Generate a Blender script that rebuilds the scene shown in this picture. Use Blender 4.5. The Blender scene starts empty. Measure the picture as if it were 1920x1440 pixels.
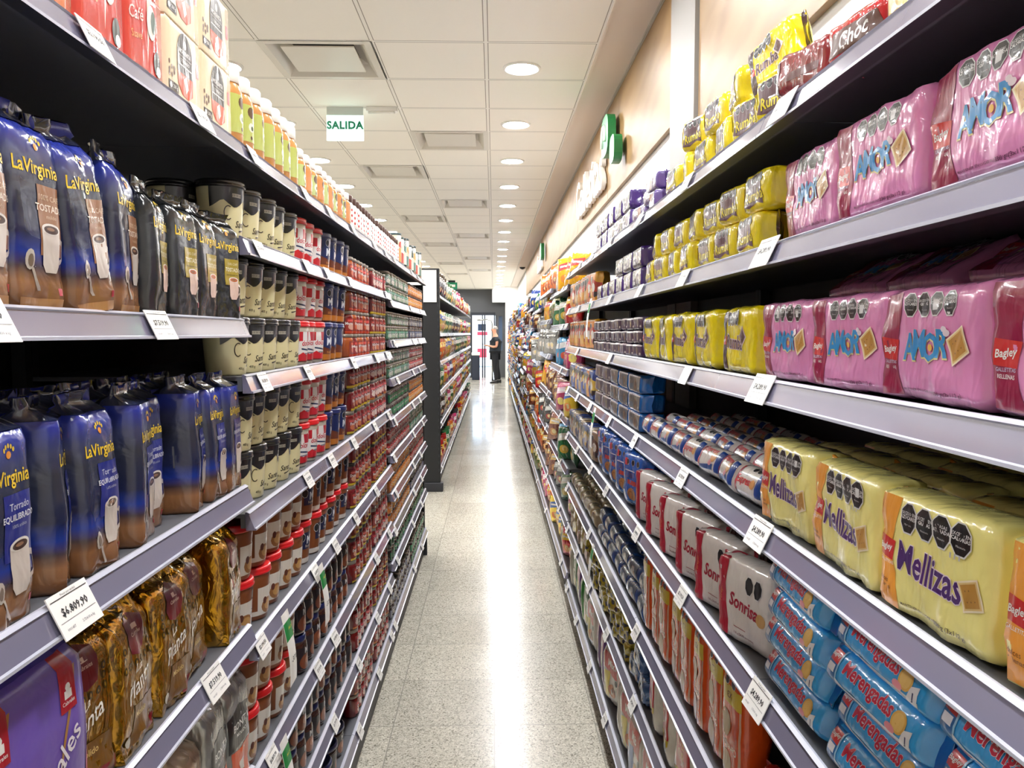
import bpy, bmesh, math, random
import numpy as np
from mathutils import Vector, Matrix, noise
from mathutils.geometry import tessellate_polygon
random.seed(7)
PI = math.pi
C = bpy.context.scene.collection
SC = bpy.context.scene

# ------------------------------------------------------------------ camera, world, exposure
H = 1.55                      # eye height above the floor
cam_d = bpy.data.cameras.new('camera')
cam = bpy.data.objects.new('camera', cam_d); C.objects.link(cam)
cam_d.sensor_width = 36.0
cam_d.lens = 36.0*1440/1920
cam_d.clip_start = 0.02; cam_d.clip_end = 200
yaw = math.atan(34/1440); pitch = math.atan(95/1440)
cam.location = (0, 0, H)
cam.rotation_euler = (PI/2 - pitch, 0, -yaw)
SC.camera = cam
SC.view_settings.view_transform = 'Standard'
SC.view_settings.look = 'None'
SC.view_settings.gamma = 1.0
SC.view_settings.use_curve_mapping = False
SC.view_settings.exposure = 1.2
SC.cycles.max_bounces = 8
SC.cycles.diffuse_bounces = 6
SC.cycles.glossy_bounces = 3
SC.cycles.transmission_bounces = 3
SC.cycles.caustics_reflective = False
SC.cycles.caustics_refractive = False
SC.cycles.sample_clamp_indirect = 20.0
SC.cycles.use_denoising = True
SC.cycles.use_light_tree = True

w = bpy.data.worlds.new('world'); SC.world = w; w.use_nodes = True
bg = w.node_tree.nodes['Background']
bg.inputs[0].default_value = (0.80, 0.90, 1.0, 1); bg.inputs[1].default_value = 2.6
LAMP = 120.0                  # strength of every ceiling downlight

# ------------------------------------------------------------------ materials
def s2l(c):
    return tuple(((x/255)/12.92 if x/255 <= .04045 else ((x/255+.055)/1.055)**2.4) for x in c)
MATS = {}
def mat(name, col=(200, 200, 200), rough=.5, metal=0., coat=0., bump=0., bscale=40., emit=0., stretch=None, spec=None):
    if name in MATS: return MATS[name]
    m = bpy.data.materials.new(name); m.use_nodes = True; MATS[name] = m
    nt = m.node_tree; b = nt.nodes['Principled BSDF']
    b.inputs['Base Color'].default_value = (*s2l(col), 1)
    b.inputs['Roughness'].default_value = rough
    b.inputs['Metallic'].default_value = metal
    b.inputs['Coat Weight'].default_value = coat
    b.inputs['Coat Roughness'].default_value = .08
    if spec is not None: b.inputs['Specular IOR Level'].default_value = spec
    if emit:
        b.inputs['Emission Color'].default_value = (*s2l(col), 1); b.inputs['Emission Strength'].default_value = emit
    if bump:
        tc = nt.nodes.new('ShaderNodeTexCoord'); mp = nt.nodes.new('ShaderNodeMapping')
        nz = nt.nodes.new('ShaderNodeTexNoise'); bp = nt.nodes.new('ShaderNodeBump')
        if stretch: mp.inputs['Scale'].default_value = stretch
        nz.inputs['Scale'].default_value = bscale; nz.inputs['Detail'].default_value = 2.5
        nz.inputs['Distortion'].default_value = .6
        bp.inputs['Strength'].default_value = bump; bp.inputs['Distance'].default_value = .01
        nt.links.new(tc.outputs['Object'], mp.inputs[0]); nt.links.new(mp.outputs[0], nz.inputs['Vector'])
        nt.links.new(nz.outputs['Fac'], bp.inputs['Height']); nt.links.new(bp.outputs[0], b.inputs['Normal'])
    return m
def film(col, rough=.22, metal=0., bump=.35, bscale=28., coat=.5):
    k = 'film_%d_%d_%d_%d_%d' % (*col, int(rough*100), int(metal*100))
    return mat(k, col, rough*.75, metal, 1., bump*1.7, bscale, stretch=(1, 1.5, .55))
def ink(col, rough=.3):
    return mat('ink_%d_%d_%d' % col, col, rough, 0, .6, .3, 28., stretch=(1, 1.5, .55))
def ramp_film(name, stops, rough=.22, axis='Y', bump=.35, metal=0.):
    """film printed with a gradient along the pack (UV)"""
    if name in MATS: return MATS[name]
    m = mat(name, (255, 255, 255), rough, metal, .5, bump, 28.)
    nt = m.node_tree; b = nt.nodes['Principled BSDF']
    uv = nt.nodes.new('ShaderNodeUVMap'); sp = nt.nodes.new('ShaderNodeSeparateXYZ'); cr = nt.nodes.new('ShaderNodeValToRGB')
    nt.links.new(uv.outputs[0], sp.inputs[0]); nt.links.new(sp.outputs[axis], cr.inputs[0]); nt.links.new(cr.outputs[0], b.inputs['Base Color'])
    e = cr.color_ramp.elements
    while len(e) < len(stops): e.new(.5)
    for q, (p, c) in zip(e, stops): q.position = p; q.color = (*s2l(c), 1)
    return m

# ------------------------------------------------------------------ generic helpers
def new_obj(name, verts, faces, mats, mi=None, smooth=None, parent=None, uvs=None, link=True):
    me = bpy.data.meshes.new(name); me.from_pydata([tuple(v) for v in verts], [], [tuple(f) for f in faces])
    for m in (mats if isinstance(mats, (list, tuple)) else [mats]): me.materials.append(m)
    if mi is not None: me.polygons.foreach_set('material_index', mi)
    if smooth is not None:
        me.polygons.foreach_set('use_smooth', [bool(smooth)]*len(me.polygons) if isinstance(smooth, bool) else smooth)
    if uvs is not None:
        ul = me.uv_layers.new(name='UVMap')
        arr = np.zeros(len(me.loops)*2)
        vi = np.zeros(len(me.loops), dtype=np.int32); me.loops.foreach_get('vertex_index', vi)
        uu = np.asarray(uvs); arr[0::2] = uu[vi, 0]; arr[1::2] = uu[vi, 1]
        ul.data.foreach_set('uv', arr)
    me.update()
    o = bpy.data.objects.new(name, me)
    if link: C.objects.link(o)
    if parent: o.parent = parent
    return o
def empty(name, loc=(0, 0, 0), rz=0, link=True):
    o = bpy.data.objects.new(name, None); o.empty_display_size = .05
    o.location = loc; o.rotation_euler = (0, 0, rz)
    if link: C.objects.link(o)
    return o
def tag(o, label=None, cat=None, group=None, kind=None):
    if label: o['label'] = label
    if cat: o['category'] = cat
    if group: o['group'] = group
    if kind: o['kind'] = kind
    return o
class MB:
    """collects boxes, prisms and tubes into one mesh"""
    def __init__(s): s.v = []; s.f = []; s.m = []; s.sm = []
    def box(s, x0, x1, y0, y1, z0, z1, m=0):
        n = len(s.v)
        s.v += [(x, y, z) for x in (x0, x1) for y in (y0, y1) for z in (z0, z1)]
        q = [(0, 1, 3, 2), (4, 6, 7, 5), (0, 4, 5, 1), (2, 3, 7, 6), (0, 2, 6, 4), (1, 5, 7, 3)]
        s.f += [tuple(n+i for i in f) for f in q]; s.m += [m]*6; s.sm += [False]*6; return s
    def rbox(s, x0, x1, y0, y1, z0, z1, r, m=0):
        """box with chamfered edges"""
        bm = bmesh.new(); bmesh.ops.create_cube(bm, size=1)
        for v in bm.verts: v.co = Vector(((x0+x1)/2+v.co.x*(x1-x0), (y0+y1)/2+v.co.y*(y1-y0), (z0+z1)/2+v.co.z*(z1-z0)))
        bmesh.ops.bevel(bm, geom=bm.edges[:], offset=r, segments=2, affect='EDGES', profile=.5)
        s.bm(bm, m); return s
    def bm(s, bm, m=0, smooth=False):
        bm.verts.index_update(); n = len(s.v)
        s.v += [tuple(v.co) for v in bm.verts]; s.f += [tuple(n+v.index for v in f.verts) for f in bm.faces]
        s.m += [m]*len(bm.faces); s.sm += [smooth]*len(bm.faces); bm.free()
    def prism(s, prof, y0, y1, m=0, ms=None):
        """profile in XZ pushed along Y"""
        n = len(s.v); k = len(prof)
        s.v += [(x, y0, z) for x, z in prof]+[(x, y1, z) for x, z in prof]
        for i in range(k):
            j = (i+1) % k; s.f.append((n+i, n+j, n+k+j, n+k+i)); s.m.append(ms[i] if ms else m); s.sm.append(False)
        s.f.append(tuple(n+i for i in range(k))[::-1]); s.f.append(tuple(n+k+i for i in range(k))); s.m += [m, m]; s.sm += [False, False]
        return s
    def tube(s, pts, r, n=10, m=0, caps=True):
        pts = [Vector(p) for p in pts]; rr = r if isinstance(r, (list, tuple)) else [r]*len(pts)
        base = len(s.v)
        for i, p in enumerate(pts):
            d = (pts[min(i+1, len(pts)-1)]-pts[max(i-1, 0)]).normalized()
            a = d.orthogonal().normalized() if i == 0 else (a-d*a.dot(d)).normalized()
            b = d.cross(a)
            s.v += [tuple(p+a*rr[i]*math.cos(2*PI*k/n)+b*rr[i]*math.sin(2*PI*k/n)) for k in range(n)]
        for i in range(len(pts)-1):
            for k in range(n):
                l = (k+1) % n; s.f.append((base+i*n+k, base+i*n+l, base+(i+1)*n+l, base+(i+1)*n+k)); s.m.append(m); s.sm.append(True)
        if caps:
            s.f.append(tuple(base+k for k in range(n))[::-1]); s.f.append(tuple(base+(len(pts)-1)*n+k for k in range(n))); s.m += [m, m]; s.sm += [False, False]
        return s
    def lathe(s, prof, n=20, c=(0, 0), m=0, ms=None, a0=0.):
        """profile [(r,z)...] around Z"""
        base = len(s.v)
        for r, z in prof: s.v += [(c[0]+r*math.cos(a0+2*PI*k/n), c[1]+r*math.sin(a0+2*PI*k/n), z) for k in range(n)]
        for i in range(len(prof)-1):
            for k in range(n):
                l = (k+1) % n; s.f.append((base+i*n+k, base+i*n+l, base+(i+1)*n+l, base+(i+1)*n+k)); s.m.append(ms[i] if ms else m); s.sm.append(True)
        s.f.append(tuple(base+k for k in range(n))[::-1]); s.f.append(tuple(base+(len(prof)-1)*n+k for k in range(n)))
        s.m += [ms[0] if ms else m, ms[-1] if ms else m]; s.sm += [False, False]; return s
    def obj(s, name, mats, parent=None, link=True):
        return new_obj(name, s.v, s.f, mats, s.m, s.sm, parent, link=link)

# ------------------------------------------------------------------ printed surfaces
TXT = {}
def text_mesh(body, bold=0., res=2):
    k = (body, bold, res)
    if k in TXT: return TXT[k]
    cu = bpy.data.curves.new('t', 'FONT'); cu.body = body; cu.align_x = 'CENTER'; cu.align_y = 'CENTER'
    cu.resolution_u = res; cu.offset = bold; cu.size = 1.0; cu.fill_mode = 'FRONT'
    o = bpy.data.objects.new('t', cu); C.objects.link(o)
    dg = bpy.context.evaluated_depsgraph_get(); dg.update(); ev = o.evaluated_get(dg); me = ev.to_mesh()
    vs = [(v.co.x, v.co.y) for v in me.vertices]; fs = [tuple(p.vertices) for p in me.polygons]
    ev.to_mesh_clear(); bpy.data.objects.remove(o); bpy.data.curves.remove(cu)
    TXT[k] = (vs, fs); return TXT[k]
# art items: (verts2d, faces, colour)
def A_poly(pts, col):
    tri = tessellate_polygon([[Vector((x, y, 0)) for x, y in pts]])
    return (list(pts), [tuple(t) for t in tri], col)
def A_rect(x0, y0, x1, y1, col): return ([(x0, y0), (x1, y0), (x1, y1), (x0, y1)], [(0, 1, 2, 3)], col)
def A_ell(cx, cy, rx, ry, col, n=20):
    return ([(cx+rx*math.cos(2*PI*k/n), cy+ry*math.sin(2*PI*k/n)) for k in range(n)], [tuple(range(n))], col)
def A_oct(cx, cy, r, col, k=1.0):
    return ([(cx+r*math.cos(PI/8+k2*PI/4), cy+k*r*math.sin(PI/8+k2*PI/4)) for k2 in range(8)], [tuple(range(8))], col)
def A_text(s, cx, cy, size, col, bold=0., shear=0., rot=0., sx=1., res=2):
    vs, fs = text_mesh(s, bold, res); c, d = math.cos(rot), math.sin(rot); out = []
    for x, y in vs:
        x = x*sx+y*shear; x, y = x*size, y*size
        out.append((cx+x*c-y*d, cy+x*d+y*c))
    return (out, fs, col)
def warn(cx, cy, r, txt=True, k=1.15):
    """octagonal warning seal: white border, black body, small white words"""
    out = [A_oct(cx, cy, r, (225, 225, 225), k), A_oct(cx, cy, r*.90, (22, 22, 24), k)]
    if txt:
        out += [A_text(txt[0] if isinstance(txt, tuple) else 'EXCESO EN', cx, cy+r*.28, r*.33, (235, 235, 235), .01, res=1),
                A_text(txt[1] if isinstance(txt, tuple) else 'GRASAS', cx, cy-r*.02, r*.36, (235, 235, 235), .02, res=1),
                A_text('Ministerio', cx, cy-r*.52, r*.2, (220, 220, 220), res=1)]
    return out
def warns(x0, x1, y, r, n=4, txt=True, k=1.15):
    names = [('EXCESO EN', 'AZÚCARES'), ('EXCESO EN', 'GRASAS'), ('GRASAS', 'SATURADAS'), ('EXCESO EN', 'CALORÍAS')]
    out = []
    for i in range(n): out += warn(x0+(x1-x0)*(i/(n-1) if n > 1 else .5), y, r, names[i % 4] if txt else None, k)
    return out
class Surf:
    """closed loft: G[i,j] with i around (wraps) and j along; u,v art coordinates in metres"""
    def __init__(s, G, ulines, ui, vlines, vi, swap=False):
        s.G = np.asarray(G, dtype=float); s.ni, s.nj = s.G.shape[:2]
        s.ul, s.ui, s.vl, s.vi, s.swap = ulines, ui, vlines, vi, swap
        Gi = np.roll(s.G, -1, 0)-np.roll(s.G, 1, 0)
        Gj = np.empty_like(s.G); Gj[:, 1:-1] = s.G[:, 2:]-s.G[:, :-2]; Gj[:, 0] = s.G[:, 1]-s.G[:, 0]; Gj[:, -1] = s.G[:, -1]-s.G[:, -2]
        N = np.cross(Gi, Gj); l = np.linalg.norm(N, axis=2, keepdims=True); l[l == 0] = 1; N /= l
        cen = s.G.mean(axis=0, keepdims=True); sg = np.sign((N*(s.G-cen)).sum(axis=2)).mean()
        s.flip = sg < 0; s.N = -N if s.flip else N
    def ev(s, u, v, off):
        a = np.interp(u, s.ul, s.ui) if u >= s.ul[0] and u <= s.ul[-1] else s.ext(u, s.ul, s.ui)
        b = np.interp(v, s.vl, s.vi) if v >= s.vl[0] and v <= s.vl[-1] else s.ext(v, s.vl, s.vi)
        if s.swap: a, b = b, a
        b = min(max(b, 0), s.nj-1.0001); i = math.floor(a); fi = a-i; j = math.floor(b); fj = b-j
        i0 = i % s.ni; i1 = (i+1) % s.ni
        f = lambda M: (M[i0, j]*(1-fi)+M[i1, j]*fi)*(1-fj)+(M[i0, j+1]*(1-fi)+M[i1, j+1]*fi)*fj
        return f(s.G)+f(s.N)*off
    @staticmethod
    def ext(x, L, I):
        if x < L[0]: k = (I[1]-I[0])/(L[1]-L[0]); return I[0]+(x-L[0])*k
        k = (I[-1]-I[-2])/(L[-1]-L[-2]); return I[-1]+(x-L[-1])*k
    def mesh(s, name, base, art=(), parent=None, link=False, off0=.0006, doff=.00016, cut=True, cap=True, jr=None, uvn=True):
        """one mesh: the body (jr limits rows) with its printed art lying on it"""
        j0, j1 = jr or (0, s.nj-1)
        V = []; F = []; M = []; UV = []
        idx = {}
        for j in range(j0, j1+1):
            for i in range(s.ni):
                idx[i, j] = len(V); V.append(tuple(s.G[i, j]))
        zmin, zmax = s.G[..., 2].min(), s.G[..., 2].max(); ymin, ymax = s.G[..., 1].min(), s.G[..., 1].max()
        for p in V: UV.append(((p[1]-ymin)/(ymax-ymin+1e-9), (p[2]-zmin)/(zmax-zmin+1e-9)))
        for j in range(j0, j1):
            for i in range(s.ni):
                q = (idx[i, j], idx[(i+1) % s.ni, j], idx[(i+1) % s.ni, j+1], idx[i, j+1])
                F.append(q[::-1] if s.flip else q); M.append(0)
        if cap:
            for j, rv in ((j0, True), (j1, False)):
                q = tuple(idx[i, j] for i in range(s.ni)); q = q[::-1] if rv != s.flip else q
                F.append(q); M.append(0)
        mats = [base]; key = {}; boxes = []
        for vs, fs, col in art:
            xs = [p[0] for p in vs]; ys = [p[1] for p in vs]; bb = (min(xs), max(xs), min(ys), max(ys))
            L = 1+max([l for l, q in boxes if q[0] < bb[1] and q[1] > bb[0] and q[2] < bb[3] and q[3] > bb[2]], default=-1)
            boxes.append((L, bb))
            mt = col if not isinstance(col, tuple) else ink(col)
            if mt.name not in key: key[mt.name] = len(mats); mats.append(mt)
            mi = key[mt.name]; off = off0+doff*L
            if cut:
                bm = bmesh.new(); bv = [bm.verts.new((x, y, 0)) for x, y in vs]
                for f in fs:
                    try: bm.faces.new([bv[k] for k in f])
                    except ValueError: pass
                xs = [p[0] for p in vs]; ys = [p[1] for p in vs]
                for k in s.ul:
                    if min(xs) < k < max(xs): bmesh.ops.bisect_plane(bm, geom=bm.verts[:]+bm.edges[:]+bm.faces[:], plane_co=(k, 0, 0), plane_no=(1, 0, 0))
                for k in s.vl:
                    if min(ys) < k < max(ys): bmesh.ops.bisect_plane(bm, geom=bm.verts[:]+bm.edges[:]+bm.faces[:], plane_co=(0, k, 0), plane_no=(0, 1, 0))
                bm.verts.index_update(); vs2 = [(v.co.x, v.co.y) for v in bm.verts]; fs2 = [tuple(v.index for v in f.verts) for f in bm.faces]; bm.free()
            else: vs2, fs2 = vs, fs
            n = len(V); P = [s.ev(x, y, off) for x, y in vs2]; V += [tuple(p) for p in P]; UV += [(0, 0)]*len(P)
            if fs2:
                # wind every face outwards
                for f in fs2:
                    a, b, c = P[f[0]], P[f[1]], P[f[2]]
                    nn = np.cross(b-a, c-a); q0 = vs2[f[0]]; o = s.ev(q0[0], q0[1], 1.)-s.ev(q0[0], q0[1], 0.)
                    F.append(tuple(n+k for k in (f if nn.dot(o) >= 0 else f[::-1]))); M.append(mi)
        return new_obj(name, V, F, mats, M, True, parent, UV, link)

def section(n_side, n_front, ex):
    """points round a unit superellipse; first n_front cells are the front face (x=+1) from y=-1 to y=+1"""
    pts = []
    for k in range(n_front): pts.append((1, -1+2*k/n_front))
    for k in range(n_side): pts.append((1-2*k/n_side, 1))
    for k in range(n_front): pts.append((-1, 1-2*k/n_front))
    for k in range(n_side): pts.append((-1+2*k/n_side, -1))
    out = []
    for x, y in pts:
        q = (abs(x)**ex+abs(y)**ex)**(-1/ex); out.append((x*q, y*q))
    return out
def nz3(x, y, z): return noise.noise(Vector((x, y, z)))

def gusset_bag(W, Ht, D, seed=0, crumple=.0025, seal=.014, nf=10, nd=4, nt=18, lean=0., shoulder=.80, ex=9):
    """standing coffee-type bag: flat floor, full body, shoulders closing to a crimped top seal.
       front faces +X, u runs along +Y, v up"""
    sec = section(nd, nf, ex); rows = []
    zs = [0, .004, .012]+[.012+(Ht-seal-.012)*k/(nt-4) for k in range(1, nt-3)]+[Ht-seal*.5, Ht]
    zs = sorted(set(zs)); G = np.zeros((len(sec), len(zs), 3))
    for j, z in enumerate(zs):
        t = z/Ht; cl = min(max((t-shoulder)/((Ht-seal)/Ht-shoulder), 0), 1)
        b = D/2*(1-cl**1.6)+.0016*1; b *= (.93+.10*math.sin(PI*min(t/shoulder, 1)))
        a = W/2*(1-.05*cl); a *= (.965 if j == 0 else 1)*(1+.02*math.sin(PI*min(t/shoulder, 1)))
        for i, (px, py) in enumerate(sec):
            x = px*b; y = py*a
            if abs(px) < .75 and cl > .05: y -= math.copysign(1, py)*cl*(1-abs(px))*W*.07*(1 if z < Ht-seal else .2)   # gusset folds in
            am = crumple*(.5+1.5*cl+(.8 if t < .12 else 0))
            n1 = nz3(px*1.3+seed*7.1, y*28, z*22+seed); n2 = abs(nz3(py*2+seed*3.3, (y+z)*30, z*9-seed*2))
            d = am*(n1*1.3+(n2-.25)*1.6)
            x += d*(1 if px > 0 else -1)*(abs(px)); y += am*.8*nz3(z*30, px+seed, 4.2)*abs(py)
            x += lean*t*t
            if z >= Ht-seal: x += .004*math.sin(y*60+seed)
            G[i, j] = (x, y, max(z+(.003*nz3(y*40, seed, 1) if j > len(zs)-3 else 0), 0) if j else 0)
    ul = [W*k/nf for k in range(nf+1)]
    return Surf(G, ul, list(range(nf+1)), zs, list(range(len(zs))))

def flow_pack(L, Hh, D, seed=0, crumple=.0018, fin=.012, pinch=.012, ex=7, nf=8, nd=4, nl=14, fin_h=.9, turn=0., sag=0.):
    """flow-wrapped pack lying along Y with crimped fins at both ends; front faces +X; u along +Y, v up the front"""
    sec = section(nd, nf, ex)
    body = [-L/2+pinch+(L-2*pinch)*k/nl for k in range(nl+1)]
    ys = [-L/2-fin, -L/2, -L/2+pinch*.3]+body+[L/2-pinch*.3, L/2, L/2+fin]
    G = np.zeros((len(sec), len(ys), 3)); ct, st = math.cos(turn), math.sin(turn)
    for j, y in enumerate(ys):
        if abs(y) > L/2+1e-6: kx, kz = .03, fin_h*1.04
        elif abs(abs(y)-L/2) < 1e-6: kx, kz = .06, fin_h
        elif abs(y) > L/2-pinch: kx, kz = .72, .93
        elif abs(abs(y)-(L/2-pinch)) < 1e-6: kx, kz = .96, .99
        else: kx, kz = 1, 1
        for i, (px, pz) in enumerate(sec):
            x = px*D/2*kx; z = pz*Hh/2*kz; e = 1+2*max(0, abs(y)/(L/2)-.75)
            am = crumple*e
            d = am*(1.4*nz3(px+seed*5.7, y*26, z*30+seed)+1.6*(abs(nz3(y*16+seed, (y*.7+z)*34, pz))-.25))
            x += d*px; z += d*.6*pz
            yy = y+am*1.5*nz3(z*40, px, seed+9)*(1 if abs(y) > L/2-pinch else .2)
            if abs(y) > L/2: x += .0035*math.sin(z*90+seed*2)
            X, Z = x*ct-z*st, x*st+z*ct
            G[i, j] = (X, yy, Z+Hh/2)
    G[..., 2] -= G[:, 3:-3, 2].min()
    G[..., 2] = np.maximum(G[..., 2], 0)
    vl = [Hh*k/nf for k in range(nf+1)]; ul = [y+L/2 for y in ys]
    return Surf(G, ul, list(range(len(ys))), vl, list(range(nf+1)), swap=True)

def round_surf(prof, n=24, arc=PI, nf=None):
    """lathe; art u spans `arc` radians centred on +X, u in metres at the widest radius"""
    R = max(r for r, z in prof); G = np.zeros((n, len(prof), 3))
    i_span = n*arc/(2*PI)
    for j, (r, z) in enumerate(prof):
        for i in range(n):
            a = -arc/2+2*PI*i/n
            G[i, j] = (r*math.cos(a), r*math.sin(a), z)
    W = R*arc; k = int(i_span)
    return Surf(G, [W*q/k*(k/i_span) for q in range(k+1)], list(range(k+1)), [z for r, z in prof], list(range(len(prof)))), W

# ------------------------------------------------------------------ placing
ORD = ['leftmost', 'second from the left', 'third from the left', 'fourth from the left', 'fifth from the left', 'sixth from the left', 'seventh from the left',
       'eighth from the left', 'ninth from the left', 'tenth from the left', 'eleventh from the left', 'twelfth from the left']
def ordn(i, n, noun='of them'):
    if n == 1: return ''
    if i == n-1: return 'rightmost of the row' if n > 2 else 'right one of the pair'
    if n == 2: return 'left one of the pair'
    return ORD[i] if i < 12 else ''
ON = ['leftmost', 'second', 'third', 'fourth', 'fifth', 'sixth', 'seventh', 'eighth', 'ninth', 'tenth', 'eleventh', 'twelfth']
def lab(base, i, n, where):
    if n == 1: return '%s %s' % (base, where)
    if i == n-1: return '%s %s %s' % ('rightmost' if n > 2 else 'right-hand', base, where)
    if i == 0: return '%s %s %s' % ('leftmost' if n > 2 else 'left-hand', base, where)
    return '%s %s from left %s' % (ON[i], base, where)
def put(p, x, y, z, rz=0., label=None, cat=None, group=None, sc=1., tilt=(0., 0.)):
    r = p.copy(); C.objects.link(r); r.location = (x, y, z); r.rotation_euler = (tilt[0], tilt[1], rz); r.scale = (sc, sc, sc)
    for ch in p.children:
        c = ch.copy(); C.objects.link(c); c.parent = r
    tag(r, label, cat, group); return r
# ================================================================== THE SETTING
XL, XR = -.46, .40            # front edges of the price rails, left and right
CEIL = 3.085; WALLX = .80; YEND = 27.0; YBACK = -2.4; ROOML = -5.6
M_dark = mat('charcoal_metal', (44, 45, 50), .45, .2)
M_black = mat('black_metal', (24, 25, 27), .5, .1)
M_white = mat('white_paint', (238, 236, 232), .6)

def grid_mat(name, base, line, dark, cell, wl, ox, oy, rough=.7, speck=None, gloss=None):
    m = bpy.data.materials.new(name); m.use_nodes = True; nt = m.node_tree; b = nt.nodes['Principled BSDF']; L = nt.links.new
    tc = nt.nodes.new('ShaderNodeTexCoord'); sp = nt.nodes.new('ShaderNodeSeparateXYZ'); L(tc.outputs['Object'], sp.inputs[0])
    def math_(op, a, bb=None, c=None):
        n = nt.nodes.new('ShaderNodeMath'); n.operation = op
        for k, v in enumerate((a, bb, c)):
            if v is None: continue
            if isinstance(v, (int, float)): n.inputs[k].default_value = v
            else: L(v, n.inputs[k])
        return n.outputs[0]
    ds = []
    for ax, o in (('X', ox), ('Y', oy)):
        q = math_('SUBTRACT', sp.outputs[ax], o); q = math_('DIVIDE', q, cell); q = math_('FRACT', q)
        q = math_('SUBTRACT', q, .5); q = math_('ABSOLUTE', q); q = math_('SUBTRACT', .5, q); ds.append(math_('MULTIPLY', q, cell))
    d = math_('MINIMUM', ds[0], ds[1])
    bar = math_('LESS_THAN', d, wl); edge = math_('COMPARE', d, wl, dark[1])
    mx = nt.nodes.new('ShaderNodeMix'); mx.data_type = 'RGBA'; L(bar, mx.inputs['Factor'])
    mx.inputs['A'].default_value = (*s2l(base), 1); mx.inputs['B'].default_value = (*s2l(line), 1); col = mx.outputs['Result']
    if speck:
        vo = nt.nodes.new('ShaderNodeTexVoronoi'); vo.inputs['Scale'].default_value = 190; L(tc.outputs['Object'], vo.inputs['Vector'])
        cr = nt.nodes.new('ShaderNodeValToRGB'); L(vo.outputs['Color'], cr.inputs[0]); e = cr.color_ramp.elements
        for k in range(len(speck)-2): e.new(.5)
        for q, (p, c) in zip(e, speck): q.position = p; q.color = (*s2l(c), 1)
        cr.color_ramp.interpolation = 'CONSTANT'
        # tone changes a little from tile to tile
        wn = nt.nodes.new('ShaderNodeTexWhiteNoise'); cb = nt.nodes.new('ShaderNodeCombineXYZ')
        L(math_('FLOOR', math_('DIVIDE', math_('SUBTRACT', sp.outputs['X'], ox), cell)), cb.inputs[0])
        L(math_('FLOOR', math_('DIVIDE', math_('SUBTRACT', sp.outputs['Y'], oy), cell)), cb.inputs[1]); L(cb.outputs[0], wn.inputs['Vector'])
        hv = nt.nodes.new('ShaderNodeHueSaturation'); L(cr.outputs[0], hv.inputs['Color']); L(math_('MULTIPLY_ADD', wn.outputs['Value'], .16, .90), hv.inputs['Value'])
        m3 = nt.nodes.new('ShaderNodeMix'); m3.data_type = 'RGBA'; L(bar, m3.inputs['Factor']); L(hv.outputs[0], m3.inputs['A'])
        m3.inputs['B'].default_value = (*s2l(line), 1); col = m3.outputs['Result']
        nz = nt.nodes.new('ShaderNodeTexNoise'); nz.inputs['Scale'].default_value = 2.2; nz.inputs['Detail'].default_value = 4; L(tc.outputs['Object'], nz.inputs['Vector'])
        L(math_('MULTIPLY_ADD', nz.outputs['Fac'], gloss[1], gloss[0]), b.inputs['Roughness'])
    m2 = nt.nodes.new('ShaderNodeMix'); m2.data_type = 'RGBA'; L(edge, m2.inputs['Factor']); L(col, m2.inputs['A'])
    m2.inputs['B'].default_value = (*s2l(dark[0]), 1); L(m2.outputs['Result'], b.inputs['Base Color'])
    if not speck: b.inputs['Roughness'].default_value = rough
    return m
M_floor = grid_mat('terrazzo_tiles', (200, 198, 188), (176, 172, 160), ((150, 146, 135), .0007), .40, .0012, .0, .15,
                   speck=[(0, (128, 123, 110)), (.14, (172, 167, 152)), (.32, (203, 198, 182)), (.62, (221, 216, 201)), (.86, (237, 233, 219))], gloss=(.10, .20))
M_floor.node_tree.nodes['Principled BSDF'].inputs['Coat Weight'].default_value = .35
M_floor.node_tree.nodes['Principled BSDF'].inputs['Coat Roughness'].default_value = .06
M_ceil = grid_mat('ceiling_tiles', (243, 238, 228), (240, 236, 228), ((150, 142, 130), .0022), .60, .011, -.04, .57, .85)
b = MB().box(ROOML, WALLX, YBACK, YEND+7, -.06, 0).obj('floor', M_floor); tag(b, kind='structure')
VENTS = [(-.95, 4.47), (-.34, 6.27), (-.95, 7.47)]+[(-.34, y) for y in (9.27, 12.27, 15.87, 18.87)]+[(-.95, y) for y in (10.47, 13.47, 17.07, 20.07)]
mb = MB(); gx = [ROOML, -5.44]+[-5.44+.6*k for k in range(1, 11)]; gy = [YBACK, -1.83]+[-1.83+.6*k for k in range(1, 49)]+[YEND]
for i in range(len(gx)-1):
    for j in range(len(gy)-1):
        cx, cy = (gx[i]+gx[i+1])/2, (gy[j]+gy[j+1])/2
        if any(abs(cx-a) < .25 and abs(cy-b) < .25 for a, b in VENTS): continue
        n = len(mb.v); mb.v += [(gx[i], gy[j], CEIL), (gx[i], gy[j+1], CEIL), (gx[i+1], gy[j+1], CEIL), (gx[i+1], gy[j], CEIL)]; mb.f.append((n, n+1, n+2, n+3)); mb.m.append(0); mb.sm.append(False)
mb.box(ROOML, .563, YBACK, YEND, CEIL+.15, CEIL+.2)
tag(mb.obj('ceiling', M_ceil), kind='structure')
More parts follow.
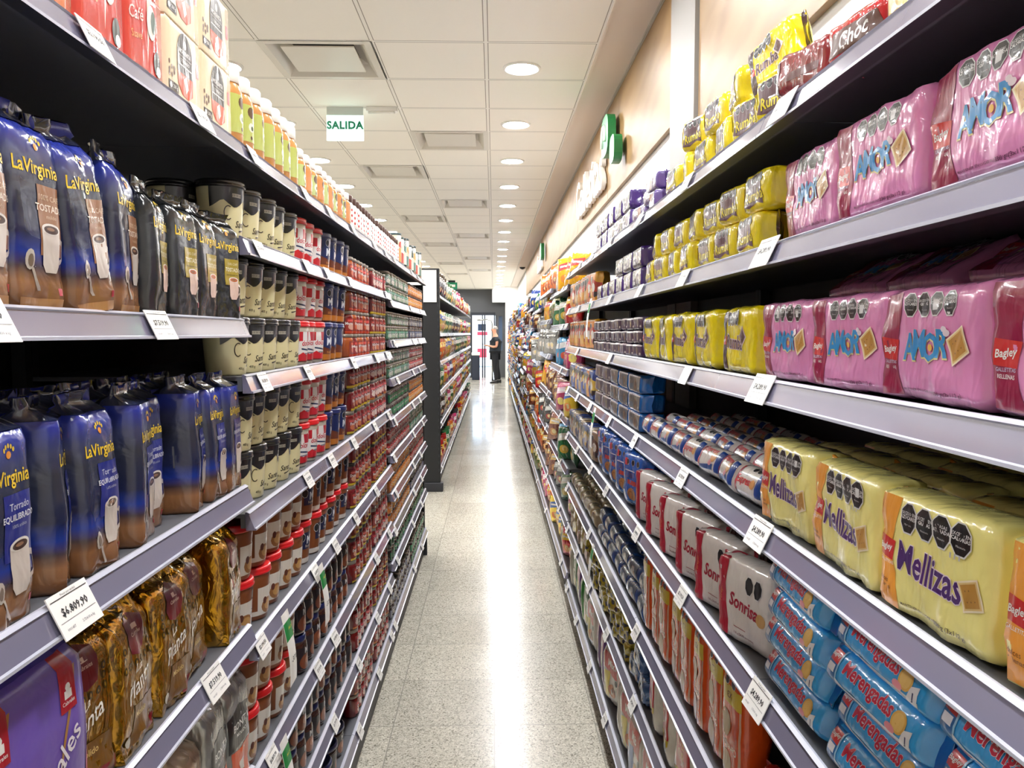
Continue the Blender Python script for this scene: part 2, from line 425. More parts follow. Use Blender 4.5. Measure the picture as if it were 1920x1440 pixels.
# plaster edge strip of the ceiling along the right wall, with its shadow gap
M_plaster = mat('plaster', (226, 214, 202), .8)
mb = MB().box(.563, WALLX, YBACK, YEND, CEIL-.006, CEIL+.05); mb.box(.560, .572, YBACK, YEND, CEIL-.016, CEIL-.006)
tag(mb.obj('ceiling', M_plaster), kind='structure')
tag(MB().box(.770, .797, YBACK, YEND, CEIL-.022, CEIL-.006).box(.774, .786, YBACK, YEND, CEIL-.03, CEIL-.022).obj('trim_1', mat('trim_grey', (176, 170, 160), .5)), kind='structure')
tag(MB().box(WALLX, WALLX+.08, YBACK, YEND, 0, CEIL).obj('wall_right', mat('wall_white', (246, 246, 244), .55)), kind='structure')
tag(MB().box(ROOML-.08, ROOML, YBACK, YEND, 0, CEIL).obj('wall_left', M_white), kind='structure')
tag(MB().box(ROOML, WALLX, YBACK-.08, YBACK, 0, CEIL).obj('wall_back', M_white), kind='structure')
# birch plywood cladding: two boards heights, split by the pillar
def wood_mat():
    m = bpy.data.materials.new('birch_plywood'); m.use_nodes = True; nt = m.node_tree; b = nt.nodes['Principled BSDF']; L = nt.links.new
    tc = nt.nodes.new('ShaderNodeTexCoord'); mp = nt.nodes.new('ShaderNodeMapping'); mp.inputs['Scale'].default_value = (1, 1.1, 3.2)
    nz = nt.nodes.new('ShaderNodeTexNoise'); nz.inputs['Scale'].default_value = 1.6; nz.inputs['Detail'].default_value = 3; nz.inputs['Distortion'].default_value = 1.2
    wv = nt.nodes.new('ShaderNodeTexWave'); wv.inputs['Scale'].default_value = 1.1; wv.inputs['Distortion'].default_value = 9; wv.inputs['Detail'].default_value = 2.5; wv.bands_direction = 'DIAGONAL'
    cr = nt.nodes.new('ShaderNodeValToRGB'); e = cr.color_ramp.elements
    e[0].color = (*s2l((134, 101, 62)), 1); e[1].color = (*s2l((153, 122, 80)), 1); e[0].position = .2; e[1].position = .8
    mx = nt.nodes.new('ShaderNodeMath'); mx.operation = 'MULTIPLY_ADD'; mx.inputs[1].default_value = .35
    L(tc.outputs['Object'], mp.inputs[0]); L(mp.outputs[0], nz.inputs['Vector']); L(mp.outputs[0], wv.inputs['Vector'])
    L(wv.outputs['Fac'], mx.inputs[0]); L(nz.outputs['Fac'], mx.inputs[2]); L(mx.outputs[0], cr.inputs[0]); L(cr.outputs[0], b.inputs['Base Color'])
    b.inputs['Roughness'].default_value = .45; return m
M_wood = wood_mat()
boards = [(YBACK, .6, H+.77), (.606, 1.75, H+.77), (1.756, 2.96, H+.77)]+[(3.38+1.9*k+.006, 3.38+1.9*(k+1), H+.905) for k in range(8)]
for i, (y0, y1, zb) in enumerate(boards):
    o = MB().rbox(.776, .798, y0, y1, zb, CEIL-.03, .002).obj('wood_panel', M_wood)
    if i == 2: l = 'plywood wall board just right of the grey pillar, above the red packets'
    elif i == 3: l = 'plywood wall board just left of the grey pillar, carrying the green sign plaques'
    elif i == 4: l = 'plywood wall board beyond the white sign lettering'
    elif i < 2: l = 'plywood wall board high above the near end of the biscuit shelves'
    else: l = 'plywood wall board far along the right wall above the snack shelves'
    tag(o, l, 'wall panel', 'plywood boards along the top of the right wall')
tag(MB().box(.762, .7995, 2.97, 3.37, 0, CEIL-.02).obj('pillar', mat('pillar_grey', (152, 149, 143), .5)), 'pale grey pillar between two plywood wall boards', 'pillar')

# ------------------------------------------------------------------ ceiling downlights
M_lamp = mat('lamp_glow', (250, 250, 252), .5, emit=LAMP)
M_ring = mat('lamp_ring', (240, 238, 232), .35)
rg = MB().lathe([(.088, -.002), (.096, -.010), (.108, -.008), (.110, 0), (.108, .004)], 28).obj('downlight', M_ring, link=False)
ln = MB().lathe([(.001, -.0045), (.087, -.004), (.087, .002)], 28).obj('lens', M_lamp, link=False); ln.parent = rg
def downlight(x, y, l, g): return put(rg, x, y, CEIL-.001, 0, l, 'ceiling light', g)
n = 0
for k in range(-4, 19):
    y = 4.56+1.2*k
    l = 'round white downlight in the aisle row, nearest in view, right of the big air vent' if k == 0 else 'round white downlight in the row over the aisle, second nearest in view' if k == 1 else 'round white downlight in the row running down the ceiling over the aisle'
    downlight(.165, y, l, 'downlights in the row over the aisle')
for k in range(-3, 19):
    downlight(-1.55, 4.56+1.2*k, 'round white downlight in the row above the jar shelves', 'downlights in the row above the left shelves')
for k in range(-3, 17, 2):  # extra row out of view, added to light the room
    downlight(-3.35, 4.56+1.2*k, 'unseen round downlight added for its light over the next aisle to the left', 'unseen downlights added for light over the next aisle')

# ------------------------------------------------------------------ air diffusers, four-sided cassette with a plain centre plate
M_dif = mat('diffuser_white', (216, 210, 198), .4); M_gap = mat('diffuser_slot', (70, 66, 62), .8)
def diffuser(x, y, label, g):
    t = empty('air_vent', (x, y, CEIL)); tag(t, label, 'air vent', g)
    def ring(mb, a, za, b, zb, m=0):
        for k in range(4):
            c, s_ = [(1, 0), (0, 1), (-1, 0), (0, -1)][k]
            q = [(a, -a, za), (a, a, za), (b, b, zb), (b, -b, zb)]; n = len(mb.v)
            mb.v += [(u*c-v*s_, u*s_+v*c, z) for u, v, z in q]; mb.f.append((n, n+1, n+2, n+3)); mb.m.append(m); mb.sm.append(False)
    fr = MB(); ring(fr, .300, -.003, .262, -.004); ring(fr, .262, -.004, .215, .055); ring(fr, .215, .055, .17, .075); fr.obj('frame', M_dif, t)
    MB().box(-.17, .17, -.17, .17, .074, .08).obj('backing', M_gap, t)
    mb = MB(); mb.rbox(-.198, .198, -.198, .198, .004, .012, .002); mb.rbox(-.15, .15, -.15, .15, .012, .03, .004); mb.obj('centre_plate', M_dif, t)
diffuser(-.95, 4.47, 'large square ceiling air vent nearest the camera, above the exit sign', 'square air vents in the tiled ceiling')
diffuser(-.34, 6.27, 'square ceiling air vent left of the downlight row, between the exit sign and the aisle', 'square air vents in the tiled ceiling')
diffuser(-.95, 7.47, 'square ceiling air vent behind and right of the exit sign', 'square air vents in the tiled ceiling')
for k, y in enumerate((9.27, 12.27, 15.87, 18.87)): diffuser(-.34, y, 'square ceiling air vent in the line beside the downlights, far down the aisle', 'square air vents in the tiled ceiling')
for k, y in enumerate((10.47, 13.47, 17.07, 20.07)): diffuser(-.95, y, 'square ceiling air vent above the left shelves, far down the aisle', 'square air vents in the tiled ceiling')

# ------------------------------------------------------------------ exit sign and emergency light
es = empty('exit_sign', (-1.01, 5.36, CEIL)); tag(es, 'lit white hanging sign reading SALIDA in green letters', 'exit sign')
MB().box(-.123, .123, -.004, .004, -.058, 0).obj('hanger', mat('clear_plastic', (205, 212, 208), .15), es)
MB().rbox(-.125, .125, -.006, .006, -.225, -.056, .0015).obj('lit_panel', mat('sign_glow', (214, 250, 240), .3, emit=1.15), es)
def letters(body, size, depth, m, bold=0., res=3, space=1.):
    cu = bpy.data.curves.new('t', 'FONT'); cu.body = body; cu.align_x = 'CENTER'; cu.align_y = 'CENTER'; cu.size = size; cu.extrude = depth/2; cu.offset = bold; cu.resolution_u = res; cu.space_character = space
    o = bpy.data.objects.new('t', cu); C.objects.link(o); dg = bpy.context.evaluated_depsgraph_get(); dg.update()
    me = bpy.data.meshes.new_from_object(o.evaluated_get(dg)); bpy.data.objects.remove(o); me.materials.clear(); me.materials.append(m); return me
M_green = mat('sign_green', (12, 130, 92), .4)
o = bpy.data.objects.new('lettering', letters('SALIDA', .069, .002, M_green, .0034, 3, 1.1)); C.objects.link(o); o.parent = es
o.location = (0, -.0075, -.125); o.rotation_euler = (PI/2, 0, 0)
el = empty('emergency_light', (-.76, 5.36, CEIL)); tag(el, 'small white emergency light fitted to the ceiling beside the exit sign', 'emergency light')
MB().rbox(-.105, .105, -.025, .025, -.03, 0, .005).obj('housing', M_white, el)
MB().tube([(-.09, -.012, -.036), (.09, -.012, -.036)], .010, 8).obj('tube_lamp', mat('milky', (236, 234, 226), .2), el)
dc = empty('dome_camera', (.66, 17.8, CEIL)); tag(dc, 'small black security camera on the ceiling near the right wall', 'security camera')
MB().lathe([(.07, 0), (.07, -.02), (.05, -.05), (.02, -.066), (.002, -.07)], 16).obj('dome', M_black, dc)
MB().lathe([(.085, 0), (.085, -.012), (.07, -.016)], 16).obj('base_ring', M_white, dc)

# ------------------------------------------------------------------ wall lettering and plaques
def wall_text(body, y, z, size, label, depth=.03, nm='wall_lettering'):
    o = bpy.data.objects.new(nm, letters(body, size, depth, mat('letter_white', (250, 248, 240), .4), .004)); C.objects.link(o)
    o.location = (.752, y, z); o.rotation_euler = (PI/2, 0, -PI/2); tag(o, label, 'wall sign'); return o
wall_text('Galletitas', 6.12, H+1.13, .44, 'white raised letters reading Galletitas on the plywood wall')
def plaque(y, z, ry, rz_, label):
    m = MB(); n = 28; pr = []
    for k in range(n):
        a = 2*PI*k/n; q = (abs(math.cos(a))**3.2+abs(math.sin(a))**3.2)**(-1/3.2); pr.append((ry*q*math.cos(a), rz_*q*math.sin(a)))
    m.v = [(0, p, q) for p, q in pr]+[(.05, p, q) for p, q in pr]
    for k in range(n): l = (k+1) % n; m.f.append((k, l, n+l, n+k)); m.m.append(1); m.sm.append(False)
    m.f += [tuple(range(n)), tuple(range(n, 2*n))]; m.m += [0, 0]; m.sm += [False]*2
    o = m.obj('wall_plaque', [mat('plaque_green', (70, 168, 104), .4), mat('plaque_edge', (38, 122, 66), .4)]); o.location = (.70, y, z); tag(o, label, 'wall sign'); return o
p1 = plaque(4.93, H+1.24, .15, .125, 'larger rounded green plaque with a white arch mark above the wall lettering')
m = MB(); arch = [(.0, -.075, -.06), (0, -.07, .02), (0, -.035, .06), (0, .02, .055), (0, .045, .02), (0, .05, -.04)]
m.tube([(-.004, -p[1], p[2]) for p in arch], .012, 6).obj('arch_mark', M_white, p1)
plaque(4.62, H+1.09, .09, .08, 'smaller rounded green plaque right of the larger one')
wall_text('Snacks', 12.6, H+1.13, .42, 'white raised letters far down the right wall past the first lettering', nm='wall_lettering')
plaque(11.6, H+1.22, .15, .125, 'green plaque far down the right wall beside the distant lettering')

# ================================================================== SHELVING
M_rail = mat('rail_insert', (126, 124, 146), .17, 0, 1.0, spec=.7); M_lip = mat('rail_lip', (196, 199, 214), .28, 0, .4)
M_shelf = mat('shelf_charcoal', (98, 100, 106), .42, 0); M_slot = mat('slot_black', (10, 10, 11), .8); M_edge = mat('shelf_edge', (70, 72, 78), .35, .4)
RH, RL = .036, .018          # rail height and lean
def rail_prof(X, s, z):
    """price rail profile; s=-1 left gondola (aisle towards +x), s=+1 right"""
    a = [(X, z), (X, z+.0035), (X+s*.0035, z+.0045), (X+s*(RL-.004), z+RH-.005), (X+s*(RL-.006), z+RH-.003), (X+s*RL, z+RH), (X+s*(RL+.003), z+RH), (X+s*(RL+.002), z)]
    ms = [1, 1, 0, 1, 1, 1, 2, 2]; return a, ms
def shelf_bay(X, s, y0, y1, levels, depth, zback, label, group, base=True, slots=False, back_x=None, ends=()):
    """a bay of gondola shelving: shelves with their price rails, back panel, uprights, plinth. levels = rail lower edge heights"""
    t = empty('shelf_unit', (0, (y0+y1)/2, 0)); tag(t, label, 'shelving', group); yc = (y0+y1)/2; a, b = y0-yc+.001, y1-yc-.001
    for i, z in enumerate(levels):
        sh = MB(); x0 = X+s*.0215; x1 = X+s*(depth)
        sh.box(min(x0, x1), max(x0, x1), a, b, z+RH-.012, z+RH-.004)
        sh.box(min(x0, X+s*.03), max(x0, X+s*.03), a, b, z+.004, z+RH-.012)      # folded front edge
        if slots and (i < 3):
            k = a+.02
            while k < b-.03: sh.box(min(X+s*.045, X+s*.052), max(X+s*.045, X+s*.052), k, k+.018, z+RH-.0126, z+RH-.0118, 1); k += .032
        so = sh.obj('shelf', [M_shelf, M_slot], t)
        pr, ms = rail_prof(X, s, z); m = MB(); m.prism(pr, a, b, 0, ms); m.obj('price_rail', [M_rail, M_lip, M_edge], so)
    bx = X+s*(depth+.004)
    MB().box(min(bx, bx+s*.012), max(bx, bx+s*.012), a, b, .0, zback).obj('back_panel', M_black, t)
    for yy in (a, b-.02):
        MB().box(min(bx-s*.004, bx-s*.03), max(bx-s*.004, bx-s*.03), yy, yy+.02, .1, zback).obj('upright', M_dark, t)
    if base: MB().box(min(X+s*.035, X+s*.05), max(X+s*.035, X+s*.05), a, b, 0, levels[-1]-.002).obj('plinth', M_black, t)
    return t
# left run: bay 1 (coffee), bays 2-3 (spreads, jars), bays 4-5 (small jars)
LV_A = [H+.324, H-.0074, H-.326, H-.60, H-.885, H-1.387]
LV_B = [H+.324, H+.148, H-.115, H-.381, H-.64, H-.905, H-1.15, H-1.387]
LV_C = [H+.324, H+.12, H-.066, H-.244, H-.432, H-.60, H-.78, H-.945, H-1.11, H-1.387]
LJ = [.30, 1.475, 2.52, 3.53, 4.42, 5.30]
g = 'gondola bays along the left side of the aisle'
shelf_bay(XL, -1, LJ[0], LJ[1], LV_A, .44, H+.33, 'dark shelving bay nearest on the left, holding coffee bags', g, slots=True)
shelf_bay(XL, -1, LJ[1], LJ[2], LV_B, .44, H+.33, 'dark shelving bay on the left with cream, red and navy tubs', g)
shelf_bay(XL, -1, LJ[2], LJ[3], LV_B, .44, H+.33, 'dark shelving bay on the left with glass jam jars', g)
shelf_bay(XL, -1, LJ[3], LJ[4], LV_C, .44, H+.33, 'dark closely spaced shelving bay on the left with small green jars', g)
shelf_bay(XL, -1, LJ[4], LJ[5], LV_C, .44, H+.33, 'dark closely spaced shelving bay at the far end of the left run', g)
# right run
RV = [H+.297, H+.10, H-.105, H-.327, H-.584, H-.87, H-1.10, H-1.43]
RJ = [.20, 1.185, 2.20, 3.23, 4.28]
g = 'gondola bays along the right side of the aisle'
for i, l in enumerate(['dark shelving bay nearest on the right, holding pink and yellow biscuit packs', 'dark shelving bay on the right with yellow packs and white rolls', 'dark shelving bay on the right with purple and blue stacked packs', 'dark shelving bay on the right with orange upright packs']):
    shelf_bay(XR, 1, RJ[i], RJ[i+1], RV, .385, H+.31, l, g, slots=(i == 0))
# snack run beyond: wider spacing
SV = [H+.24, H+.02, H-.24, H-.52, H-.80, H-1.10, H-1.40]
SJ = [4.30+1.26*k for k in range(16)]
for k in range(15):
    dz = [0, .05, -.05][k % 3]
    lv = [z+dz if i < 5 else z for i, z in enumerate(SV)]
    shelf_bay(XR, 1, SJ[k], SJ[k+1], lv, .385, H+.28, 'grey shelving bay of the snack section beyond the biscuits', 'snack section bays on the right wall')
# second gondola on the left, behind the gap
GY0, GY1, GX = 7.5, 17.8, -.53
GV = [H+.35, H-.03, H-.32, H-.62, H-.95, H-1.40]
GJ = [GY0+.06+1.28*k for k in range(9)]
for k in range(8):
    shelf_bay(GX, -1, GJ[k], GJ[k+1], GV, .44, H+.45, 'dark shelving bay of the second left gondola behind the black end post', 'bays of the second left gondola')
t = empty('end_post', (0, GY0, 0)); tag(t, 'tall black steel end frame of the second gondola on the left', 'shelf end frame')
MB().rbox(-1.02, -.525, -.03, .03, .06, H+.625, .006).obj('post', M_black, t)
MB().rbox(-1.02, -.50, -.05, .04, 0, .09, .008).obj('foot', M_dark, t)
mb = MB()
for k in range(28): mb.box(-.545, -.535, -.0325, -.0295, .2+.07*k, .225+.07*k)
mb.obj('slotted_strip', M_dark, t)
# white poster board fixed on the first gondola's end
t = empty('poster_board', (0, GY0-.0335, 0)); tag(t, 'white poster board fixed high on the black end post beyond the jar shelves', 'poster')
MB().box(-.98, -.552, -.012, .0, H+.30, H+.612).obj('board', M_white, t); MB().box(-.985, -.547, -.014, .0, H+.608, H+.618).obj('clip', M_dark, t)
t = empty('gondola_end', (0, LJ[5]+.012, 0)); tag(t, 'black end panel closing the left run of shelves', 'shelf end panel')
MB().box(-.90, -.485, -.01, .01, 0, H+.33).obj('panel', M_black, t); MB().box(-.90, -.47, -.012, .014, 0, .12).obj('kick_board', M_dark, t)
# ================================================================== PRODUCTS
W_ = (240, 240, 236); K_ = (22, 22, 24)
PROTO = {}
def register(key, variants, cat): PROTO[key] = (variants, cat); return variants
def place(key, i, *a, **k):
    v, cat = PROTO[key]; return put(v[i % len(v)], *a, cat=cat, **k)
def crimp(s, name, mats, parent, j0, grow=.0012):
    """seal strip as its own part: rows j0..end of the loft, a hair larger"""
    t = Surf(s.G+s.N*grow, s.ul, s.ui, s.vl, s.vi, s.swap); o = t.mesh(name, mats, (), parent, jr=(j0, s.nj-1), cap=False); return o
def crimp0(s, name, mats, parent, j1, grow=.0008):
    t = Surf(s.G+s.N*grow, s.ul, s.ui, s.vl, s.vi, s.swap); o = t.mesh(name, mats, (), parent, jr=(0, j1), cap=False); return o

# ---- coffee bags -------------------------------------------------------------
YEL = (236, 200, 40)
def paw(cx, cy, r, col):
    out = [A_ell(cx, cy, r*.36, r*.30, (236, 150, 40), 12)]
    for k, a in enumerate((150, 120, 90, 60, 30)):
        a = math.radians(a); out.append(A_ell(cx+math.cos(a)*r*.72, cy+r*.08+math.sin(a)*r*.62, r*.13, r*.2, col, 8))
    return out
def cup(cx, y0, w, h, body=(214, 204, 194), coffee=(70, 44, 34)):
    cup_ = [(cx-w*.5, y0+h*.9), (cx-w*.42, y0+h*.15), (cx-w*.28, y0), (cx+w*.22, y0), (cx+w*.36, y0+h*.15), (cx+w*.46, y0+h*.9)]
    hd = [(cx+w*.42, y0+h*.75), (cx+w*.72, y0+h*.7), (cx+w*.74, y0+h*.3), (cx+w*.38, y0+h*.18), (cx+w*.38, y0+h*.28), (cx+w*.62, y0+h*.36), (cx+w*.6, y0+h*.6), (cx+w*.42, y0+h*.63)]
    return [A_poly(hd, (190, 178, 168)), A_poly(cup_, body), A_ell(cx-w*.02, y0+h*.9, w*.48, h*.12, (232, 226, 218), 18), A_ell(cx-w*.02, y0+h*.89, w*.38, h*.085, coffee, 16), A_ell(cx-w*.06, y0+h*.9, w*.2, h*.035, (150, 112, 84), 12)]
def spoon(cx, y, k):
    return [A_ell(cx, y, .0075*k, .011*k, (196, 188, 180), 12), A_ell(cx+.001*k, y-.001*k, .0045*k, .007*k, (120, 104, 92), 10), A_poly([(cx+.002*k, y-.009*k), (cx+.014*k, y-.032*k), (cx+.018*k, y-.032*k), (cx+.006*k, y-.008*k)], (188, 176, 164))]
B_LV = ramp_film('film_blue_roast', [(0, (116, 78, 48)), (.13, (150, 106, 70)), (.2, (72, 58, 62)), (.27, (30, 56, 150)), (.36, (32, 38, 72)), (.60, (46, 50, 66)), (.72, (60, 66, 104)), (.84, (44, 58, 156)), (1., (34, 44, 140))], .2)
B_LVd = film((34, 40, 68), .2)
B_LVk = ramp_film('film_black_roast', [(0, (52, 50, 48)), (.2, (40, 42, 44)), (.6, (54, 58, 62)), (1., (30, 32, 34))], .16)
def art_virginia(W, Ht, kind):
    c = W/2; a = []
    if kind == 'tostado':
        a += [A_rect(c-.002, .058, W-.006, Ht*.60, (150, 100, 62)), A_text('100% CAFÉ', c+.019, Ht*.54, .0085, (216, 190, 160), .01), A_text('TOSTADO', c+.019, Ht*.49, .0105, (236, 222, 204), .015), A_text('molido', c+.019, Ht*.45, .006, (216, 190, 160))]
        a += cup(c+.017, .040, .034, .052); a += spoon(c-.020, .052, 1.)
        a += [A_rect(.004, .001, W-.004, .012, (176, 128, 78))]
    elif kind == 'torrado':
        a += [A_rect(c-.012, .066, W-.006, Ht*.60, (34, 44, 134)), A_text('Torrado', c+.014, Ht*.54, .0105, (206, 210, 226), .005), A_text('EQUILIBRADO', c+.013, Ht*.49, .0088, (226, 228, 236), .018), A_text('100% arábica', c+.013, Ht*.45, .005, (186, 190, 206))]
        a += cup(c+.014, .030, .036, .056); a += spoon(c-.020, .040, 1.)
    else:
        g = (170, 150, 52)
        a += [A_rect(c-.012, .062, W-.008, Ht*.56, g), A_text('TOSTADO', c+.013, Ht*.46, .0098, (240, 236, 210), .015), A_text('100% CAFÉ', c+.013, Ht*.515, .006, (240, 236, 210)), A_rect(c-.006, Ht*.41, c+.03, Ht*.415, (90, 74, 30))]
        a += cup(c+.014, .036, .030, .040, (224, 196, 182), (196, 104, 58))
    ny = Ht*.655
    a += paw(c+.004, ny+.027, .013, YEL); a += [A_text('LaVirginia', c, ny+.004, .0205, YEL, .018, sx=.92)]
    a += [A_rect(-.038, Ht*.34, -.018, Ht*.50, (96, 98, 104))]+[A_rect(-.036, Ht*.35+.006*k, -.020, Ht*.352+.006*k, (38, 40, 50)) for k in range(4)]
    a += [A_rect(c+.030, .016, c+.038, .024, (190, 46, 60))]
    return a
def coffee(kind, base, n, W=.086, Ht=.222, D=.062, seed0=0, sealm=None):
    out = []
    for k in range(n):
        s = gusset_bag(W, Ht, D, seed0+k*3.7+1, .0030+.0012*(k % 3), lean=-.004*(k % 3), nt=20, nf=10, shoulder=(.86 if kind == 'torrado' else .77)+.04*(k % 2))
        o = s.mesh('coffee_bag', base, art_virginia(W, Ht, kind))
        crimp(s, 'top_seal', sealm or B_LVd, o, s.nj-4); out.append(o)
    return out
register('tostado', coffee('tostado', B_LV, 3, seed0=10), 'coffee bag')
register('torrado', coffee('torrado', B_LV, 4, seed0=40), 'coffee bag')
register('negro', coffee('negro', B_LVk, 2, .080, .195, .058, 70, film((26, 28, 30), .15)), 'coffee bag')
M_gold = film((196, 142, 26), .2, .85, .8, 34.); M_gold2 = film((206, 152, 34), .18, .9, .8, 34.)
def gold_bags():
    out = []
    for k in range(3):
        W, Ht = .114, .215
        s = gusset_bag(W, Ht, .072, 90+k*5, .0055, nt=20, nf=12, shoulder=.76)
        red = (112, 18, 30); c = W/2
        a = [A_poly([(c-.026, Ht*.70), (c-.018, Ht*.63), (c, Ht*.60), (c+.018, Ht*.63), (c+.026, Ht*.70), (c+.024, Ht*.83), (c, Ht*.87), (c-.024, Ht*.83)], red),
             A_text('Cabrales', c, Ht*.74, .008, (226, 196, 180), .01), A_rect(c-.007, Ht*.77, c+.007, Ht*.80, (226, 196, 180))]
        for r in range(3):
            for q in range(7):
                x = .016+q*.0155
                if abs(x-c) < .028 and r > 0: continue
                a.append(A_ell(x, Ht*(.565+.06*r), .0045, .0055, (60, 44, 12), 8)); a.append(A_ell(x, Ht*(.565+.06*r), .0018, .003, (170, 128, 30), 6))
        a += [A_text('La', c-.004, Ht*.53, .018, (244, 238, 222), .01, .35, .30), A_text('Planta', c-.002, Ht*.42, .031, (246, 242, 230), .010, .4, .30, .9)]
        a += [A_poly([(c-.03, .012), (c+.045, .012), (c+.048, Ht*.28), (c-.02, Ht*.30)], (122, 84, 30)), A_rect(c+.012, .008, c+.05, .024, (140, 24, 34)), A_ell(.022, .022, .008, .008, (220, 214, 190), 10), A_text('Molido', c, .05, .012, (226, 196, 120), .01)]
        o = s.mesh('coffee_bag', M_gold, a); crimp(s, 'top_seal', M_gold2, o, s.nj-4); out.append(o)
    return out
register('gold', gold_bags(), 'coffee bag')
def purple_bag():
    W, Ht = .20, .235; s = gusset_bag(W, Ht, .08, 130, .0022, nt=18, nf=14, shoulder=.8)
    red = (176, 16, 36); gl = (176, 128, 60); a = []
    for x in (.035, .155):
        a += [A_poly([(x-.055, .0), (x-.051, .0), (x+.022, Ht*.80), (x+.017, Ht*.80)], gl)]
        a += [A_rect(x-.014, Ht*.60, x+.016, Ht*.985, red), A_text('Cabrales', x+.001, Ht*.64, .0065, W_, .01), A_rect(x-.006, Ht*.66, x+.008, Ht*.70, W_), A_ell(x+.001, Ht*.715, .005, .005, W_, 8)]
    a += [A_text('Cabrales', .12, Ht*.34, .036, (240, 234, 240), .01, .1, .62), A_text('Super', .085, Ht*.38, .02, (96, 60, 60), 0, .2, .62), A_poly([(.165, 0), (.2, 0), (.2, Ht*.33)], (226, 110, 140))]
    m = ramp_film('film_violet', [(0, (96, 62, 150)), (.8, (118, 92, 190)), (1, (92, 70, 170))], .3, bump=.15)
    o = s.mesh('coffee_bag', m, a); crimp(s, 'top_seal', film((98, 84, 180), .3), o, s.nj-4); return [o]
register('purple', purple_bag(), 'coffee bag')
def grey_bags():
    out = []
    for k in range(2):
        W, Ht = .105, .225; s = gusset_bag(W, Ht, .07, 150+k*4, .0055, nt=18); c = W/2
        a = [A_poly([(0, Ht*.34), (W, Ht*.34), (W, Ht*.62), (c, Ht*.68), (0, Ht*.62)], (34, 30, 30)), A_text('BONITA', c, Ht*.52, .019, W_, .012), A_text('MOLIDO', c, Ht*.44, .010, W_, .01),
             A_poly([(.012, 0), (W-.012, 0), (W-.012, Ht*.33), (c, Ht*.30), (.012, Ht*.33)], (214, 84, 34)), A_rect(c-.012, Ht*.10, c+.012, Ht*.2, (230, 220, 210))]
        o = s.mesh('coffee_bag', film((176, 176, 172), .25, .5, .6), a); crimp(s, 'top_seal', film((196, 196, 192), .25, .4), o, s.nj-4); out.append(o)
    return out
register('grey', grey_bags(), 'coffee bag')
def tan_bag():
    s = gusset_bag(.105, .19, .07, 170, .004, nt=16); o = s.mesh('coffee_bag', film((176, 148, 122), .35, 0, .5), [A_rect(.03, .03, .075, .07, (90, 60, 50))]); crimp(s, 'top_seal', film((190, 166, 140), .35), o, s.nj-4); return [o]
register('tan', tan_bag(), 'coffee bag')

# ---- cartons of ground coffee on the top shelf --------------------------------
def carton(W, Ht, D, base, art, name='coffee_carton', side=None):
    sec = section(2, 6, 40); zs = [0, .002, .01, Ht*.3, Ht*.6, Ht-.01, Ht-.002, Ht]; G = np.zeros((len(sec), len(zs), 3))
    for j, z in enumerate(zs):
        k = .985 if j in (0, len(zs)-1) else 1
        for i, (px, py) in enumerate(sec): G[i, j] = (px*D/2*k, py*W/2*k, z)
    s = Surf(G, [W*k/6 for k in range(7)], list(range(7)), zs, list(range(len(zs))))
    o = s.mesh(name, base, art, cut=False)
    MB().box(-D/2*.97, D/2*.97, -W/2*.97, W/2*.97, Ht, Ht+.0012).box(-D/2*.97, D/2*.97, -.0006, .0006, Ht, Ht+.002).obj('top_flap', base, o, link=False)
    return o
def art_black_arch(W, Ht):
    c = W*.52
    arch = [(c+.030*math.cos(PI*k/14), Ht*.66+.036*math.sin(PI*k/14)) for k in range(15)]+[(c-.030, Ht*.42), (c+.030, Ht*.42)]
    org = [(c-.030, Ht*.44), (c-.028, Ht*.26), (c-.012, Ht*.14), (c+.012, Ht*.12), (c+.030, Ht*.2), (c+.032, Ht*.44)]
    a = [A_poly(org, (232, 78, 40)), A_poly(arch, (64, 62, 60)), A_ell(c, Ht*.82, .006, .007, (190, 188, 184), 10), A_text('MORENITA', c, Ht*.71, .0095, W_, .015), A_rect(c-.026, Ht*.64, c+.026, Ht*.655, (150, 148, 144)),
         A_text('TORRADO', c, Ht*.59, .007, W_, .01), A_rect(c-.026, Ht*.52, c+.026, Ht*.535, W_), A_rect(.008, Ht*.10, .044, Ht*.22, (52, 48, 46)), A_ell(.016, Ht*.16, .0045, .0045, W_, 8), A_text('250 g', .032, Ht*.16, .007, W_, .01),
         A_poly([(c-.006, Ht*.36), (c+.006, Ht*.42), (c+.012, Ht*.26), (c+.002, Ht*.18)], (244, 236, 226)), A_rect(W-.02, Ht*.52, W-.008, Ht*.72, (206, 40, 60))]
    for k in range(7): a.append(A_ell(.012+.009*(k % 3), Ht*(.3+.05*(k//2)), .003, .004, (90, 50, 36), 8))
    return a
register('arch', [carton(.140, .116, .085, film((238, 222, 190), .35, 0, .05), art_black_arch(.140, .116))], 'coffee carton')
register('redbox', [carton(.118, .116, .085, film((206, 62, 56), .3, 0, .12), [A_rect(.070, .0, .117, .115, (226, 214, 200)), A_ell(.082, .082, .014, .024, (232, 226, 216), 16), A_ell(.088, .084, .008, .016, (90, 110, 100), 12), A_text('Café', .036, .078, .024, (240, 200, 190), .01, .3, .2),
         A_text('Suave', .036, .050, .014, (240, 160, 90), .01, 0, .2), A_ell(.098, .03, .011, .018, (80, 88, 84), 12), A_ell(.102, .02, .008, .008, W_, 10), A_rect(.0, .0, .07, .012, (150, 34, 34))])], 'coffee carton')
register('orangebox', [carton(.105, .14, .085, film((206, 110, 50), .3, 0, .12), [A_rect(.0, .0, .104, .03, (150, 70, 30)), A_text('Café', .05, .09, .022, (250, 214, 160), .01, .3), A_rect(.064, .04, .10, .12, (90, 100, 150))])], 'coffee carton')

